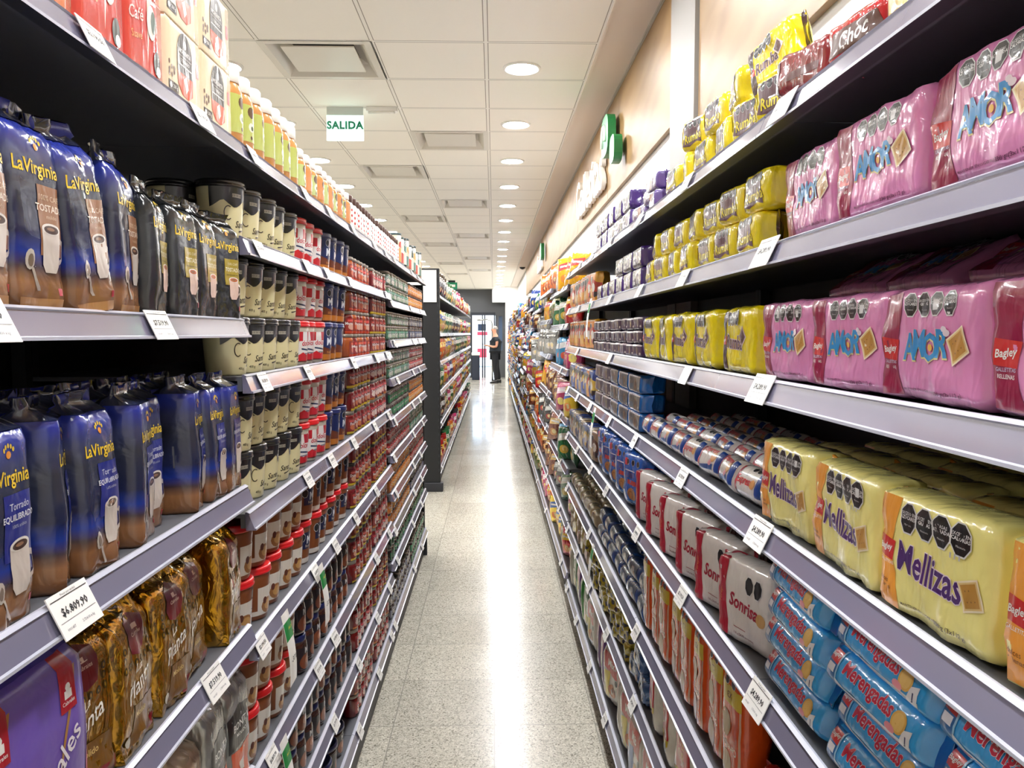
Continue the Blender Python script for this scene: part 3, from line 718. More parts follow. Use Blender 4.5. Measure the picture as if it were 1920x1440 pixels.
# ---- tubs ----------------------------------------------------------------------
def tub(prof, lid_prof, body_m, lid_m, art_fn, name, n=26, arc=PI*1.1, lidname='lid', merge=False, cut=True):
    s, W = round_surf(prof, n, arc); o = s.mesh(name, body_m, art_fn(W, prof[-1][1]), cut=cut)
    m = MB(); m.lathe(lid_prof, n)
    m.obj(lidname, lid_m, o, link=False)
    if merge:
        return joined(o)
    return o
def joined(o):
    """bake the children of an unlinked prototype into one mesh (for rows too far to show parts)"""
    me = o.data; V = [tuple(v.co) for v in me.vertices]; F = [tuple(p.vertices) for p in me.polygons]; M = [p.material_index for p in me.polygons]; S = [p.use_smooth for p in me.polygons]; mats = list(me.materials)
    for c in o.children:
        n = len(V); k0 = len(mats); mats += list(c.data.materials); V += [tuple(v.co) for v in c.data.vertices]
        F += [tuple(n+i for i in p.vertices) for p in c.data.polygons]; M += [k0+p.material_index for p in c.data.polygons]; S += [p.use_smooth for p in c.data.polygons]
    return new_obj(o.name.split('.')[0], V, F, mats, M, S, link=False)
CREAM = mat('tub_cream', (226, 218, 170), .32, coat=.3); LIDK = mat('lid_black', (28, 28, 30), .25, coat=.5)
def art_cream(W, Ht, full=True):
    def f(W, Ht):
        c = W/2; n = 22; band = [(0, Ht*.99)]
        top = []
        for k in range(n+1):
            u = k/n; wv = abs(((u*3.0+.5) % 1)-.5)*2     # three scallops
            top.append((W*u, Ht*(.60+.16*wv**1.3)))
        a = [A_poly([(0, Ht*.99)]+top+[(W, Ht*.99)], (26, 26, 28))]
        a += [A_rect(c-.032, Ht*.80, c-.010, Ht*.87, (170, 166, 150)), A_text('DULCE DE LECHE', c-.021, Ht*.835, .0052, (40, 40, 40), .01)] if full else []
        a += warn(c+.018, Ht*.70, .0125, full)
        a += [A_text('Santé', c-.003, Ht*.30, .018, (40, 34, 28), .01, .3, .06), A_poly([(c-.012, Ht*.18), (c+.020, Ht*.22), (c+.020, Ht*.20), (c-.010, Ht*.155)], (36, 30, 26)), A_text('400 g', c-.030, Ht*.13, .007, (60, 54, 40), .01)]
        a += [A_poly([(c-.040+.0095*math.cos(t*.4+1), Ht*.50+.014*math.sin(t*.4+1)) for t in range(12)]+[(c-.040+.0075*math.cos(t*.4+1), Ht*.50+.012*math.sin(t*.4+1)) for t in range(11, -1, -1)], (60, 54, 44))]
        return a
    return f(W, Ht)
TUB_P = [(.036, 0), (.0375, .003), (.039, .02), (.0415, .055), (.0435, .085), (.0445, .100)]
LID_P = [(.0462, .0985), (.0478, .100), (.0478, .1035), (.0465, .105), (.0470, .108), (.0465, .112), (.041, .1145), (.039, .1130)]
t1 = tub(TUB_P, LID_P, CREAM, LIDK, art_cream, 'spread_tub'); register('cream', [t1], 'tub')
GLS = mat('clear_tub', (196, 190, 176), .2, coat=.4)
LIDR = mat('lid_red', (214, 28, 34), .28, coat=.4); LIDN = mat('lid_navy', (26, 36, 92), .28, coat=.4)
def art_red(W, Ht):
    c = W/2
    return [A_rect(0, Ht*.62, W, Ht*.86, (196, 26, 44)), A_rect(0, Ht*.08, W, Ht*.62, (232, 228, 226)), A_poly([(c-.03, Ht*.86), (c-.012, Ht*.86), (c-.004, Ht*.5), (c-.03, Ht*.5)], (236, 232, 230))]+\
        [A_poly([(c-.044, Ht*.10), (c-.044, Ht*.26), (c-.028, Ht*.33), (c-.010, Ht*.26), (c+.006, Ht*.30), (c+.024, Ht*.25), (c+.044, Ht*.30), (c+.044, Ht*.10)], (206, 36, 48)), A_rect(-0, Ht*.08, W, Ht*.11, (90, 44, 34)),
         A_text('dolce', c-.012, Ht*.56, .019, (196, 40, 60), .02, .1), A_poly([(c-.034, Ht*.44), (c+.026, Ht*.37), (c+.026, Ht*.33), (c-.034, Ht*.40)], (30, 50, 90)), A_rect(c-.02, Ht*.28, c+.02, Ht*.31, (120, 120, 130))]+warn(c+.024, Ht*.74, .010, False)
def art_navy(W, Ht):
    c = W/2
    return [A_poly([(0, Ht*.98), (W, Ht*.98), (W, Ht*.50), (c+.02, Ht*.30), (c, Ht*.36), (0, Ht*.56)], (28, 42, 92)), A_poly([(0, Ht*.04), (W, Ht*.04), (W, Ht*.18), (0, Ht*.22)], (196, 120, 40)),
            A_text('Mil', c+.002, Ht*.58, .030, (230, 236, 244), .03, .1, .1), A_ell(c+.016, Ht*.42, .008, .006, (210, 226, 240), 10), A_text('DULCE', c, Ht*.26, .009, (226, 150, 70), .02)]+warn(c-.010, Ht*.84, .0095, False)
register('redtub', [tub(TUB_P, LID_P, GLS, LIDR, art_red, 'spread_tub', 22)], 'tub')
BRN = mat('tub_caramel', (112, 56, 32), .3, coat=.4)
register('navytub', [tub(TUB_P, [(r, z) for r, z in LID_P], BRN, LIDN, art_navy, 'spread_tub', 22)], 'tub')
# tubs with red lids and pictured labels on lower shelves
def art_cookie(W, Ht):
    c = W/2
    return [A_rect(0, Ht*.10, W, Ht*.20, (226, 218, 206)), A_rect(c-.042, Ht*.12, c+.046, Ht*.70, (226, 222, 212)), A_text('LS', c+.024, Ht*.60, .020, (196, 70, 76), .04), A_rect(c+.012, Ht*.49, c+.036, Ht*.51, (40, 40, 60)), A_text('Clásico', c+.018, Ht*.42, .009, (70, 64, 60), .01, .3),
            A_ell(c-.010, Ht*.28, .022, .017, (160, 110, 60), 14), A_ell(c-.008, Ht*.29, .015, .011, (202, 158, 96), 12), A_ell(c-.022, Ht*.40, .006, .008, (96, 52, 40), 10)]+warn(c+.022, Ht*.82, .0115, False)
register('cookietub', [tub(TUB_P, LID_P, mat('tub_brown', (134, 76, 40), .28, coat=.4), LIDR, art_cookie, 'spread_tub', 24)], 'tub')
def art_mil(W, Ht):
    c = W/2
    return [A_rect(0, Ht*.03, W, Ht*.16, (222, 214, 204)), A_rect(c-.030, Ht*.40, c+.042, Ht*.84, (26, 34, 74)), A_text('Mil', c+.006, Ht*.64, .028, (226, 232, 240), .03, .1, .1), A_text('Repostero', c+.006, Ht*.47, .010, (206, 190, 170), .01), A_ell(c+.02, Ht*.28, .016, .012, (150, 92, 50), 12)]+warn(c-.026, Ht*.72, .0105, False)
register('miltub', [tub(TUB_P, LID_P, mat('tub_brown', (134, 76, 40)), LIDR, art_mil, 'spread_tub', 24)], 'tub')
# dark glass spread jar with blue lid
JARP = [(.030, 0), (.036, .004), (.038, .012), (.038, .070), (.036, .078), (.033, .084)]
JLID = [(.0345, .083), (.0350, .085), (.0350, .096), (.0335, .098), (.030, .0985)]
def art_darkjar(W, Ht):
    c = W/2
    return [A_poly([(c-.04, Ht*.18), (c+.04, Ht*.18), (c+.04, Ht*.74), (c-.04, Ht*.84)], (38, 32, 40)), A_text('Mi', c+.004, Ht*.70, .022, (220, 220, 224), .02), A_ell(c, Ht*.36, .024, .020, (132, 70, 42), 16), A_ell(c+.006, Ht*.40, .012, .009, (176, 108, 66), 12), A_rect(c+.030, Ht*.15, c+.033, Ht*.88, (190, 190, 186))]
register('darkjar', [tub(JARP, JLID, mat('jar_cocoa', (62, 34, 28), .12, coat=.8), LIDN, art_darkjar, 'spread_jar', 20)], 'jar')
register('bluelid', [tub([(.040, 0), (.046, .004), (.048, .07), (.048, .085)], [(.050, .083), (.052, .085), (.052, .096), (.048, .099), (.044, .0975), (.02, .0965)], mat('jar_cocoa', (62, 34, 28)), LIDN, art_darkjar, 'spread_tub', 24)], 'tub')
# small jam jars, far enough to be one mesh each
def jam(body, lid, label, mark, stripe, seed=0, hh=.074, rr=.031, nm='jam_jar'):
    p = [(rr*.88, 0), (rr, .004), (rr, hh*.80), (rr*.93, hh*.90), (rr*.84, hh*.93)]
    l = [(rr*.93, hh*.915), (rr*.97, hh*.93), (rr*.97, hh*1.06), (rr*.90, hh*1.075)]
    def art(W, Ht):
        c = W/2; r = random.Random(seed)
        a = [A_rect(c-rr*.95, Ht*.16, c+rr*.95, Ht*.80, label), A_ell(c-rr*.1, Ht*.36, rr*.55, Ht*.15, mark, 10), A_rect(c-rr*.7, Ht*.62, c+rr*.7, Ht*.72, tuple(int(min(255, x*1.35+30)) for x in label))]
        if stripe: a.append(A_rect(c-rr*1.0, 0.001, c+rr*1.0, Ht*.14, stripe))
        return a+[A_text(['Mermelada', 'Frutilla', 'Durazno', 'Ciruela', 'Light'][seed % 5], c, Ht*.52, .0135, W_, .02, res=1)]
    o = tub(p, l, body, lid, art, nm, 14, PI); return joined(o)
LIDG = mat('lid_grey', (150, 142, 132), .3, .5); LIDB = mat('lid_dark', (70, 66, 62), .3, .3)
jr = mat('jam_red', (112, 22, 22), .1, coat=.8); jo = mat('jam_orange', (176, 84, 36), .1, coat=.8); jg = mat('jam_green', (70, 84, 56), .1, coat=.8); jb = mat('jam_dark', (54, 34, 40), .1, coat=.8); jt = mat('jam_peach', (196, 118, 56), .1, coat=.8)
register('jam_or', [jam(jo, LIDG, (150, 62, 44), (208, 96, 60), (224, 74, 34), 1), jam(jr, LIDG, (150, 44, 40), (220, 170, 150), (224, 74, 34), 0)], 'jam jar')
register('jam_ye', [jam(jr, LIDG, (122, 40, 36), (196, 110, 70), (226, 194, 50), 1), jam(jr, LIDB, (128, 50, 44), (206, 150, 120), (226, 194, 50), 2)], 'jam jar')
register('jam_rd', [jam(jr, LIDG, (132, 34, 42), (224, 190, 180), None, 3), jam(jr, LIDG, (150, 70, 70), (226, 206, 196), (206, 120, 50), 1)], 'jam jar')
register('jar_gn', [jam(jg, LIDG, (66, 116, 92), (170, 186, 160), None, 4, .062, .029, 'condiment_jar'), jam(jg, LIDG, (90, 112, 104), (200, 200, 190), None, 3, .062, .029, 'condiment_jar')], 'small jar')
register('jar_gr', [jam(jb, LIDB, (84, 88, 110), (150, 150, 160), None, 4, .062, .029, 'condiment_jar'), jam(jb, LIDG, (96, 96, 100), (176, 170, 160), None, 2, .062, .029, 'condiment_jar')], 'small jar')
register('jar_rd', [jam(jr, LIDG, (150, 52, 54), (206, 150, 140), None, 0, .062, .029, 'condiment_jar')], 'small jar')
register('jar_or', [jam(jt, LIDB, (206, 118, 50), (226, 170, 90), None, 2, .062, .029, 'condiment_jar')], 'small jar')
register('jar_dg', [jam(jb, LIDG, (26, 96, 62), (50, 140, 90), None, 4, .062, .029, 'condiment_jar')], 'small jar')

# ---- sweetener bottles with white caps (top shelf) ------------------------------
def bottle(hh, rr, body, cap, label, marks, name='sweetener_bottle', capw=.8, merge=False, n=18):
    p = [(rr*.9, 0), (rr, .006), (rr, hh*.62), (rr*.97, hh*.70), (rr*.80, hh*.77), (rr*.72, hh*.80)]
    l = [(rr*capw, hh*.79), (rr*(capw+.04), hh*.80), (rr*(capw+.04), hh*.97), (rr*(capw-.05), hh), (rr*.2, hh*1.002)]
    def art(W, Ht):
        c = W/2; a = [A_rect(0, Ht*.20, W, Ht*.80, label)]
        for k, (x, y, r, col) in enumerate(marks): a.append(A_ell(c+x*rr, Ht*y, r*rr, r*rr*1.1, col, 12))
        return a
    o = tub(p, l, body, cap, art, name, n, PI, 'cap'); return joined(o) if merge else o
CAPW = mat('cap_white', (246, 246, 242), .3, coat=.3); CAPB = mat('cap_brown', (74, 48, 42), .35)
TAN = mat('bottle_tan', (206, 146, 84), .25, coat=.4)
gm = [(0, .68, .34, (92, 66, 40)), (0, .44, .28, (236, 240, 220)), (.1, .43, .14, (60, 80, 40)), (0, .27, .12, (90, 60, 30))]
register('tallbottle', [bottle(.150, .030, TAN, CAPW, (186, 196, 104), gm)], 'bottle')
register('shortbottle', [bottle(.112, .030, TAN, CAPW, (190, 204, 130), gm), bottle(.112, .030, TAN, CAPW, (216, 140, 80), gm)], 'bottle')
dots = [((k % 3-1)*.62, .30+.2*(k//3), .15, [(206, 70, 60), (60, 48, 46), (216, 130, 110)][k % 3]) for k in range(9)]
register('dotbottle', [bottle(.118, .028, mat('bottle_white', (240, 236, 230), .3), mat('cap_two', (84, 58, 50), .4), (242, 238, 232), dots)], 'bottle')
def canister(hh, rr, body, lid, seed):
    p = [(rr, 0), (rr, hh*.97), (rr*.97, hh*.97)]; l = [(rr*1.03, hh*.94), (rr*1.04, hh*.95), (rr*1.04, hh), (rr*.98, hh*1.01)]
    def art(W, Ht):
        c = W/2; r = random.Random(seed); cols = [(220, 150, 60), (190, 60, 40), (236, 226, 200), (70, 120, 110)]
        return [A_poly([(0, Ht*.1), (W, Ht*.1), (W, Ht*(.3+.3*r.random())), (0, Ht*(.3+.3*r.random()))], cols[seed % 4]), A_ell(c, Ht*.66, rr*.6, rr*.6, cols[(seed+1) % 4], 12), A_text('Café', c, Ht*.80, .02, W_, .02)]
    return joined(tub(p, l, body, lid, art, 'canister', 16, PI))
register('canister', [canister(.16, .032, mat('can_cream', (226, 206, 176), .4), mat('lid_teal', (54, 76, 78), .4), 0), canister(.15, .034, mat('can_white', (236, 234, 228), .4), mat('lid_teal', (54, 76, 78)), 1), canister(.155, .036, mat('can_green', (46, 60, 54), .4), LIDK, 2), canister(.165, .04, mat('can_cream', (1, 1, 1)), mat('lid_teal', (1, 1, 1)), 3)], 'canister')

# ================================================================== biscuit packs
def biscuit(x, y, w, rot=.25, col=(190, 140, 60), edge=(226, 196, 130)):
    c, s_ = math.cos(rot), math.sin(rot)
    def q(k): return [(x+(a*c-b*s_)*k, y+(a*s_+b*c)*k) for a, b in ((-w, -w), (w, -w), (w, w), (-w, w))]
    out = [A_poly(q(1.14), (240, 226, 196)), A_poly(q(1.0), edge), A_poly(q(.86), col)]
    for k in range(5):
        a, b = (k % 3-1)*w*.45, (k//3-.5)*w*.8; out.append(A_ell(x+a*c-b*s_, y+a*s_+b*c, w*.07, w*.07, (130, 86, 34), 6))
    return out
def wavy(x, y0, y1, amp, n=10, ph=0.):
    return [(x+amp*math.sin(ph+k/n*PI*2.1), y0+(y1-y0)*k/n) for k in range(n+1)]
def bag_logo(x, y, k):
    r = (206, 40, 40)
    return [A_poly([(x-.015*k, y-.010*k), (x+.014*k, y-.012*k), (x+.017*k, y+.009*k), (x-.013*k, y+.012*k)], r), A_text('Bagley', x, y, .0095*k, W_, .02, .2, .08)]
def pink_pack(seed, L=.19, Hh=.118, D=.062):
    s = flow_pack(L, Hh, D, seed, .0024, nf=9, nl=16, ex=9, pinch=.009)
    mg = (148, 16, 66); a = []
    wl = wavy(.045, 0.002, Hh-.002, .005, 12, seed)
    a += [A_poly([(.004, 0.002)]+wl+[(.004, Hh-.002)], mg)]
    a += bag_logo(.026, Hh*.46, 1.05); a += [A_text('GALLETITAS', .026, Hh*.34, .0048, (200, 200, 226), .01), A_text('RELLENAS', .026, Hh*.29, .0052, W_, .01)]
    a += warns(.066, .135, Hh*.85, .0118, 4, True, 1.25)
    lx = .062
    for dx, dy, col, bo in ((-.0006, -.0008, (226, 214, 150), .055), (0, 0, (34, 142, 208), .030)):
        for k, ch in enumerate('AMOR'): a.append(A_text(ch, lx+.004+k*.0180+(.003 if k > 1 else 0)+dx, Hh*.48+(.0025 if k % 2 else -.001)+dy, .037, col, bo, .05, 0, .84))
    a += [A_ell(lx+.0435, Hh*.48, .0036, .0036, (240, 190, 90), 10)]
    a += biscuit(lx+.088, Hh*.50, .0125, .5); a += [A_ell(lx+.066, Hh*.63, .004, .003, (236, 220, 230), 8), A_ell(lx+.070, Hh*.60, .005, .0035, (236, 220, 230), 8)]
    a += [A_text('MANTENER EN LUGAR FRESCO Y SECO', lx+.032, Hh*.10, .0048, (120, 60, 96), .01), A_text('336 g (3x112 g)', lx+.072, Hh*.10, .0072, (110, 50, 86), .01)]
    base = film((226, 144, 194), .2, 0, .45, 24.)
    o = s.mesh('biscuit_pack', base, a); crimp(s, 'end_seal', base, o, s.nj-2); crimp0(s, 'end_seal', film(mg, .2), o, 1); return o
register('pink', [pink_pack(k*3.1+2) for k in range(3)], 'biscuit pack')
def yellow_pack(seed, L=.165, Hh=.118, D=.06, small=False):
    s = flow_pack(L, Hh, D, seed, .0026, nf=8, nl=12, ex=6.5); br = (62, 34, 34); a = []
    a += [A_poly([(.003, .002)]+wavy(.030, .002, Hh-.002, .004, 10, seed)+[(.003, Hh-.002)], br)]; a += bag_logo(.017, Hh*.50, .75)
    a += warns(.042, .092, Hh*.84, .0105, 4, not small, 1.5)
    for col, bo in (((232, 214, 226), .06), ((86, 52, 48), .024)): a.append(A_text('Rumba', .072, Hh*.46, .033, col, bo, .1, -.05, .86))
    a += biscuit(.116, Hh*.56, .0115, .7, (86, 50, 46), (210, 180, 190)); a += [A_text('336 g (3x112 g)', .085, Hh*.12, .006, (120, 96, 20), .01), A_rect(.012, Hh*.18, .034, Hh*.24, (96, 70, 30))]
    base = film((242, 222, 10), .25, 0, .45, 24.)
    o = s.mesh('biscuit_pack', base, a); crimp(s, 'end_seal', film(br, .25), o, s.nj-2); crimp0(s, 'end_seal', film(br, .25), o, 1); return o
register('yellow', [yellow_pack(k*2.3+11) for k in range(3)], 'biscuit pack')
def yellow_small(seed, L=.118, Hh=.066, D=.06):
    s = flow_pack(L, Hh, D, seed, .0022, nf=6, nl=8, ex=6); a = [A_poly([(.014, .012), (.04, .006), (.07, .014), (L-.030, .008), (L-.034, Hh*.55), (L-.040, Hh*.9), (.05, Hh*.95), (.016, Hh*.8), (.022, Hh*.45)], (96, 66, 74)), A_rect(.004, .02, .012, Hh-.02, (150, 40, 40))]
    a += warns(.030, .080, Hh*.80, .0072, 4, False, 1.2)
    for col, bo in (((70, 44, 40), .06), ((224, 206, 30), .02)): a.append(A_text('Rumba', .056, Hh*.38, .026, col, bo, .1, .05, .9, 1))
    base = film((234, 214, 28), .25, 0, .5, 24.)
    o = s.mesh('biscuit_pack', base, a); crimp(s, 'end_seal', film((70, 44, 38), .25), o, s.nj-2); crimp0(s, 'end_seal', film((200, 180, 20), .25), o, 1); return o
register('ysmall', [yellow_small(k*2.3+31) for k in range(3)], 'biscuit pack')
def mellizas(seed, L=.182, Hh=.128, D=.062):
    s = flow_pack(L, Hh, D, seed, .0026, nf=9, nl=16, ex=11, pinch=.007); og = (244, 164, 60); a = []
    a += [A_poly([(.002, .002)]+wavy(.036, .002, Hh-.002, .006, 12, 1.)+[(.002, Hh-.002)], og)]; a += bag_logo(.019, Hh*.52, 1.)
    a += [A_text('GALLETITAS', .020, Hh*.40, .005, W_, .01), A_text('dulces', .018, Hh*.25, .007, (150, 90, 30), .01), A_text('rellenas', .020, Hh*.20, .007, (150, 90, 30), .01)]
    a += warns(.056, .138, Hh*.82, .0148, 4, True, 1.25)
    for col, bo in (((240, 226, 236), .045), ((74, 34, 110), .020)): a.append(A_text('Mellizas', .090, Hh*.46, .043, col, bo, .05, -.06, .74))
    a += biscuit(.152, Hh*.44, .0125, .35); a += [A_text('MANTENER EN LUGAR FRESCO', .080, Hh*.10, .0048, (110, 100, 60), .01), A_text('336 g (3x112 g)', .124, Hh*.10, .0075, (100, 90, 60), .01)]
    for k in range(3): a.append(A_rect(.125+.006*k, Hh*.66, .127+.006*k, Hh*.70, (190, 190, 196)))
    base = film((250, 240, 150), .26, 0, .4, 22.)
    o = s.mesh('biscuit_pack', base, a); crimp(s, 'end_seal', film((206, 150, 70), .26), o, s.nj-2); crimp0(s, 'end_seal', film(og, .26), o, 1); return o
register('mellizas', [mellizas(k*2.9+51) for k in range(3)], 'biscuit pack')
def sonrisas(seed, L=.165, Hh=.150, D=.058):
    s = flow_pack(L, Hh, D, seed, .0018, nf=9, nl=12, ex=8, pinch=.007, fin=.014); cr = (178, 12, 46); a = []
    a += [A_poly([(.0, .001)]+wavy(.034, .001, Hh+.004, .0022, 12, .6)+[(.0, Hh+.004)], cr), A_poly([(.0, Hh+.004), (.036, Hh+.004), (.040, Hh+.046), (.0, Hh+.046)], cr)]
    a += [A_text('Terepín', .016, Hh*.52, .011, (216, 130, 90), .01, .2, PI/2)]+warn(.100, Hh*.76, .0125, False, 1.5)+warn(.125, Hh*.76, .0125, False, 1.5)
    a += [A_text('Sonrisas', .090, Hh*.48, .034, (178, 20, 54), .030, .1, -.1, .82), A_ell(.132, Hh*.42, .012, .012, (222, 176, 110), 14), A_text('118 g (24,6% porciones)', .085, Hh*.12, .006, (120, 40, 50), .01), A_rect(.055, Hh*.19, .090, Hh*.198, (170, 60, 70))]
    base = film((240, 234, 228), .25, 0, .3, 22.)
    o = s.mesh('biscuit_pack', base, a); crimp(s, 'end_seal', film(cr, .22), o, s.nj-2); crimp0(s, 'end_seal', film(cr, .22), o, 2); return o
register('sonrisas', [sonrisas(k*2.9+71) for k in range(3)], 'biscuit pack')
def roll(seed, L, R, base, art, seal, name='biscuit_roll', turn=.0, fin=.013, ex=2.4, pinch=.008, nf=5, nd=5, nl=10, crumple=.0009, seal0=None):
    s = flow_pack(L, 2*R, 2*R, seed, crumple, fin=fin, pinch=pinch, ex=ex, nf=nf, nd=nd, nl=nl, fin_h=.86, turn=turn)
    o = s.mesh(name, base, art); crimp(s, 'end_seal', seal, o, s.nj-2); crimp0(s, 'end_seal', seal0 or seal, o, 1); return o
def merengadas(seed):
    L, R = .205, .026; Hh = 2*R; a = []
    a += [A_rect(.004, -.03, .030, Hh*1.55, (22, 96, 156)), A_poly([(.030, -.025), (L-.012, -.025), (L-.012, Hh*.16), (.05, Hh*.05), (.030, Hh*.20)], (196, 204, 210))]
    a += bag_logo(.018, Hh*.72, .9); a += [A_rect(.010, Hh*.28, .026, Hh*.48, (222, 220, 226)), A_rect(.030, Hh*.2, .033, Hh*1.5, (150, 200, 226))]
    for col, bo in (((236, 226, 232), .05), ((196, 22, 62), .028)): a.append(A_text('Merengadas', .098, Hh*.58, .0265, col, bo, .1, -.02, .86))
    a += [A_ell(.167, Hh*.46, .013, .0135, (226, 176, 80), 16), A_ell(.167, Hh*.46, .010, .0105, (236, 196, 110), 14), A_ell(.155, Hh*.22, .010, .006, (236, 150, 160), 10), A_poly([(.172, Hh*.02), (.192, Hh*.02), (.192, Hh*.50), (.180, Hh*.42)], (230, 230, 232)), A_text('J', .185, Hh*.22, .014, (30, 40, 90), .02)]
    a += warn(.12, Hh*1.38, .009, False)+warn(.14, Hh*1.38, .009, False)
    return roll(seed, L, R, film((56, 164, 230), .18, 0, .3), a, film((18, 96, 176), .2), turn=.38, fin=.016, ex=2.8, nl=14, nf=6)
register('meren', [merengadas(k*1.7+91) for k in range(3)], 'biscuit roll')
def express(seed, v):
    L, R = .108, .030; Hh = 2*R
    a = [A_rect(.003, -.05, .016, Hh*2.2, (196, 20, 48)), A_rect(L-.016, -.05, L-.003, Hh*2.2, (24, 70, 156))]
    if v == 0:
        for col, bo in (((240, 230, 230), .05), ((206, 36, 46), .03)): a.append(A_text('Express', .052, Hh*.85, .022, col, bo, .1, .0, .9))
        a += [A_poly([(.016, Hh*.15), (.085, Hh*.35), (.085, Hh*.1), (.020, Hh*-.05)], (40, 84, 150)), A_ell(.078, Hh*.58, .011, .011, (220, 160, 90), 12), A_ell(.070, Hh*.35, .008, .006, (230, 160, 170), 10)]
    else:
        a += warn(.060, Hh*.95, .0085, False)+warn(.078, Hh*.95, .0085, False)
        a += [A_text('Express', .045, Hh*.45, .020, (206, 36, 46), .03, .1), A_ell(.080, Hh*.42, .009, .009, (220, 160, 90), 12), A_rect(.018, Hh*.60, .05, Hh*.64, (180, 180, 186))]
    return roll(seed, L, R, film((226, 222, 218), .2, 0, .2), a, film((24, 90, 176), .2), turn=.45, fin=.010, nl=8, nf=6, seal0=film((190, 20, 50), .2))
register('express', [express(101, 0), express(103, 1), express(105, 0)], 'biscuit roll')
def boxy(seed, L, Hh, D, base, face, side, extra=(), name='biscuit_pack', ex=9, mark=True, txt=None):
    s = flow_pack(L, Hh, D, seed, .0012, nf=5, nl=6, ex=ex, fin=.006, pinch=.006)
    a = [A_poly([(.006, .004), (L-.006, .004), (L-.006, Hh-.004), (.006, Hh-.004)], face)]
    r = random.Random(seed)
    if mark:
        a += warn(L*.22, Hh*.72, Hh*.13, False)+warn(L*.38, Hh*.72, Hh*.13, False)
        a += [A_ell(L*.66, Hh*.48, Hh*.30, Hh*.26, extra[0], 12), A_ell(L*.66, Hh*.48, Hh*.18, Hh*.15, extra[1], 10), A_poly([(L*.08, Hh*.14), (L*.52, Hh*.14), (L*.48, Hh*.5), (L*.10, Hh*.42)], extra[2]), A_ell(L*.88, Hh*.25, Hh*.10, Hh*.10, extra[3], 8)]
        if txt: a.append(A_text(txt, L*.30, Hh*.30, Hh*.30, W_, .02, .1, 0, .8, 1))
        a.append(A_rect(.006, Hh-.007, L-.006, Hh-.003, (196, 186, 190)))
    o = s.mesh(name, base, a); return o
sil = film((132, 126, 122), .18, .6, .5, 40.)
register('silver', [boxy(111+k, .155, .060, .075, film((66, 40, 112), .2), sil, None, [(96, 70, 110), (150, 130, 120), (60, 44, 84), (180, 170, 150)], txt='Oblitas') for k in range(3)], 'biscuit pack')
register('violet', [boxy(121+k, .112, .040, .06, film((62, 42, 84), .2), (84, 66, 82), None, [(150, 124, 90), (96, 64, 50), (60, 38, 90), (196, 190, 180)]) for k in range(3)], 'wafer pack')
register('bluebox', [boxy(131+k, .185, .056, .08, film((16, 96, 170), .2), [(96, 84, 78), (78, 76, 84)][k % 2], None, [(140, 104, 70), (80, 50, 36), (70, 90, 110), (206, 200, 190)]) for k in range(3)], 'wafer pack')
register('violet2', [boxy(137+k, .19, .056, .08, film((60, 36, 92), .2), (84, 70, 80), None, [(150, 134, 70), (96, 64, 50), (80, 60, 90), (190, 180, 170)]) for k in range(2)], 'wafer pack')
def bluepack(seed):
    L, Hh = .155, .175; s = flow_pack(L, Hh, .07, seed, .003, nf=7, nl=8, ex=5)
    a = warns(.05, .12, Hh*.84, .011, 3, False)+[A_text('Día', .060, Hh*.60, .034, (60, 60, 120), .04, 0, 0, .9), A_poly([(.03, Hh*.66), (.034, Hh*.68), (.10, Hh*.68), (.104, Hh*.66)], (206, 206, 220)), A_rect(.028, Hh*.76, .046, Hh*.92, (196, 50, 60)), A_rect(.05, Hh*.42, .11, Hh*.50, (190, 60, 60)), A_ell(.08, Hh*.24, .030, .022, (190, 130, 60), 14), A_ell(.07, Hh*.22, .018, .014, (150, 92, 44), 12), A_rect(.036, Hh*.05, .12, Hh*.09, (60, 150, 220))]
    return s.mesh('biscuit_pack', film((26, 92, 186), .2, 0, .5), a)
register('bluepack', [bluepack(141), bluepack(143)], 'biscuit pack')
def orangepack(seed):
    L, Hh = .10, .21; s = flow_pack(Hh, L, .065, seed, .0022, nf=6, nl=10, ex=4)     # built lying, stood up
    a = [A_rect(Hh*.74, .0, Hh*.90, L, (216, 190, 40)), A_text('X3', Hh*.82, L*.5, .016, (120, 70, 20), .03, 0, PI/2), A_poly([(.0, .0), (Hh*.74, .0), (Hh*.74, L*.08), (.0, L*.12)], (216, 180, 150)), A_ell(Hh*.55, L*.66, .026, .020, (176, 146, 92), 16), A_ell(Hh*.18, L*.6, .028, .022, (170, 140, 90), 16), A_text('Cerealitas', Hh*.36, L*.5, .020, (236, 214, 190), .02, .1, PI/2+.0, .8)]
    a += warn(Hh*.93, L*.35, .009, False)+warn(Hh*.93, L*.65, .009, False)
    o = s.mesh('biscuit_pack', film((222, 84, 26), .25, 0, .4), a)
    for v in o.data.vertices: x, y, z = v.co; v.co = (x, -(z-L/2), y+Hh/2+.012)
    return o
register('orangepack', [orangepack(151), orangepack(153)], 'biscuit pack')
register('bluerolls', [roll(161+k, .14, .030, film((34, 78, 150), .2, 0, .3), [A_rect(.03, -.02, .11, .07, (70, 92, 120)), A_ell(.07, .03, .02, .02, (196, 196, 200), 12), A_ell(.085, .025, .012, .012, (150, 100, 60), 10), A_ell(.05, .04, .008, .008, K_, 8)], film((20, 60, 140), .2), nl=6) for k in range(2)], 'biscuit roll')
register('creamrolls', [roll(171, .12, .032, film((190, 176, 140), .3, 0, .3), [A_rect(.02, 0, .05, .06, (120, 84, 54)), A_ell(.08, .035, .013, .013, (96, 60, 40), 10)], film((170, 150, 110), .3), nl=6)], 'biscuit roll')
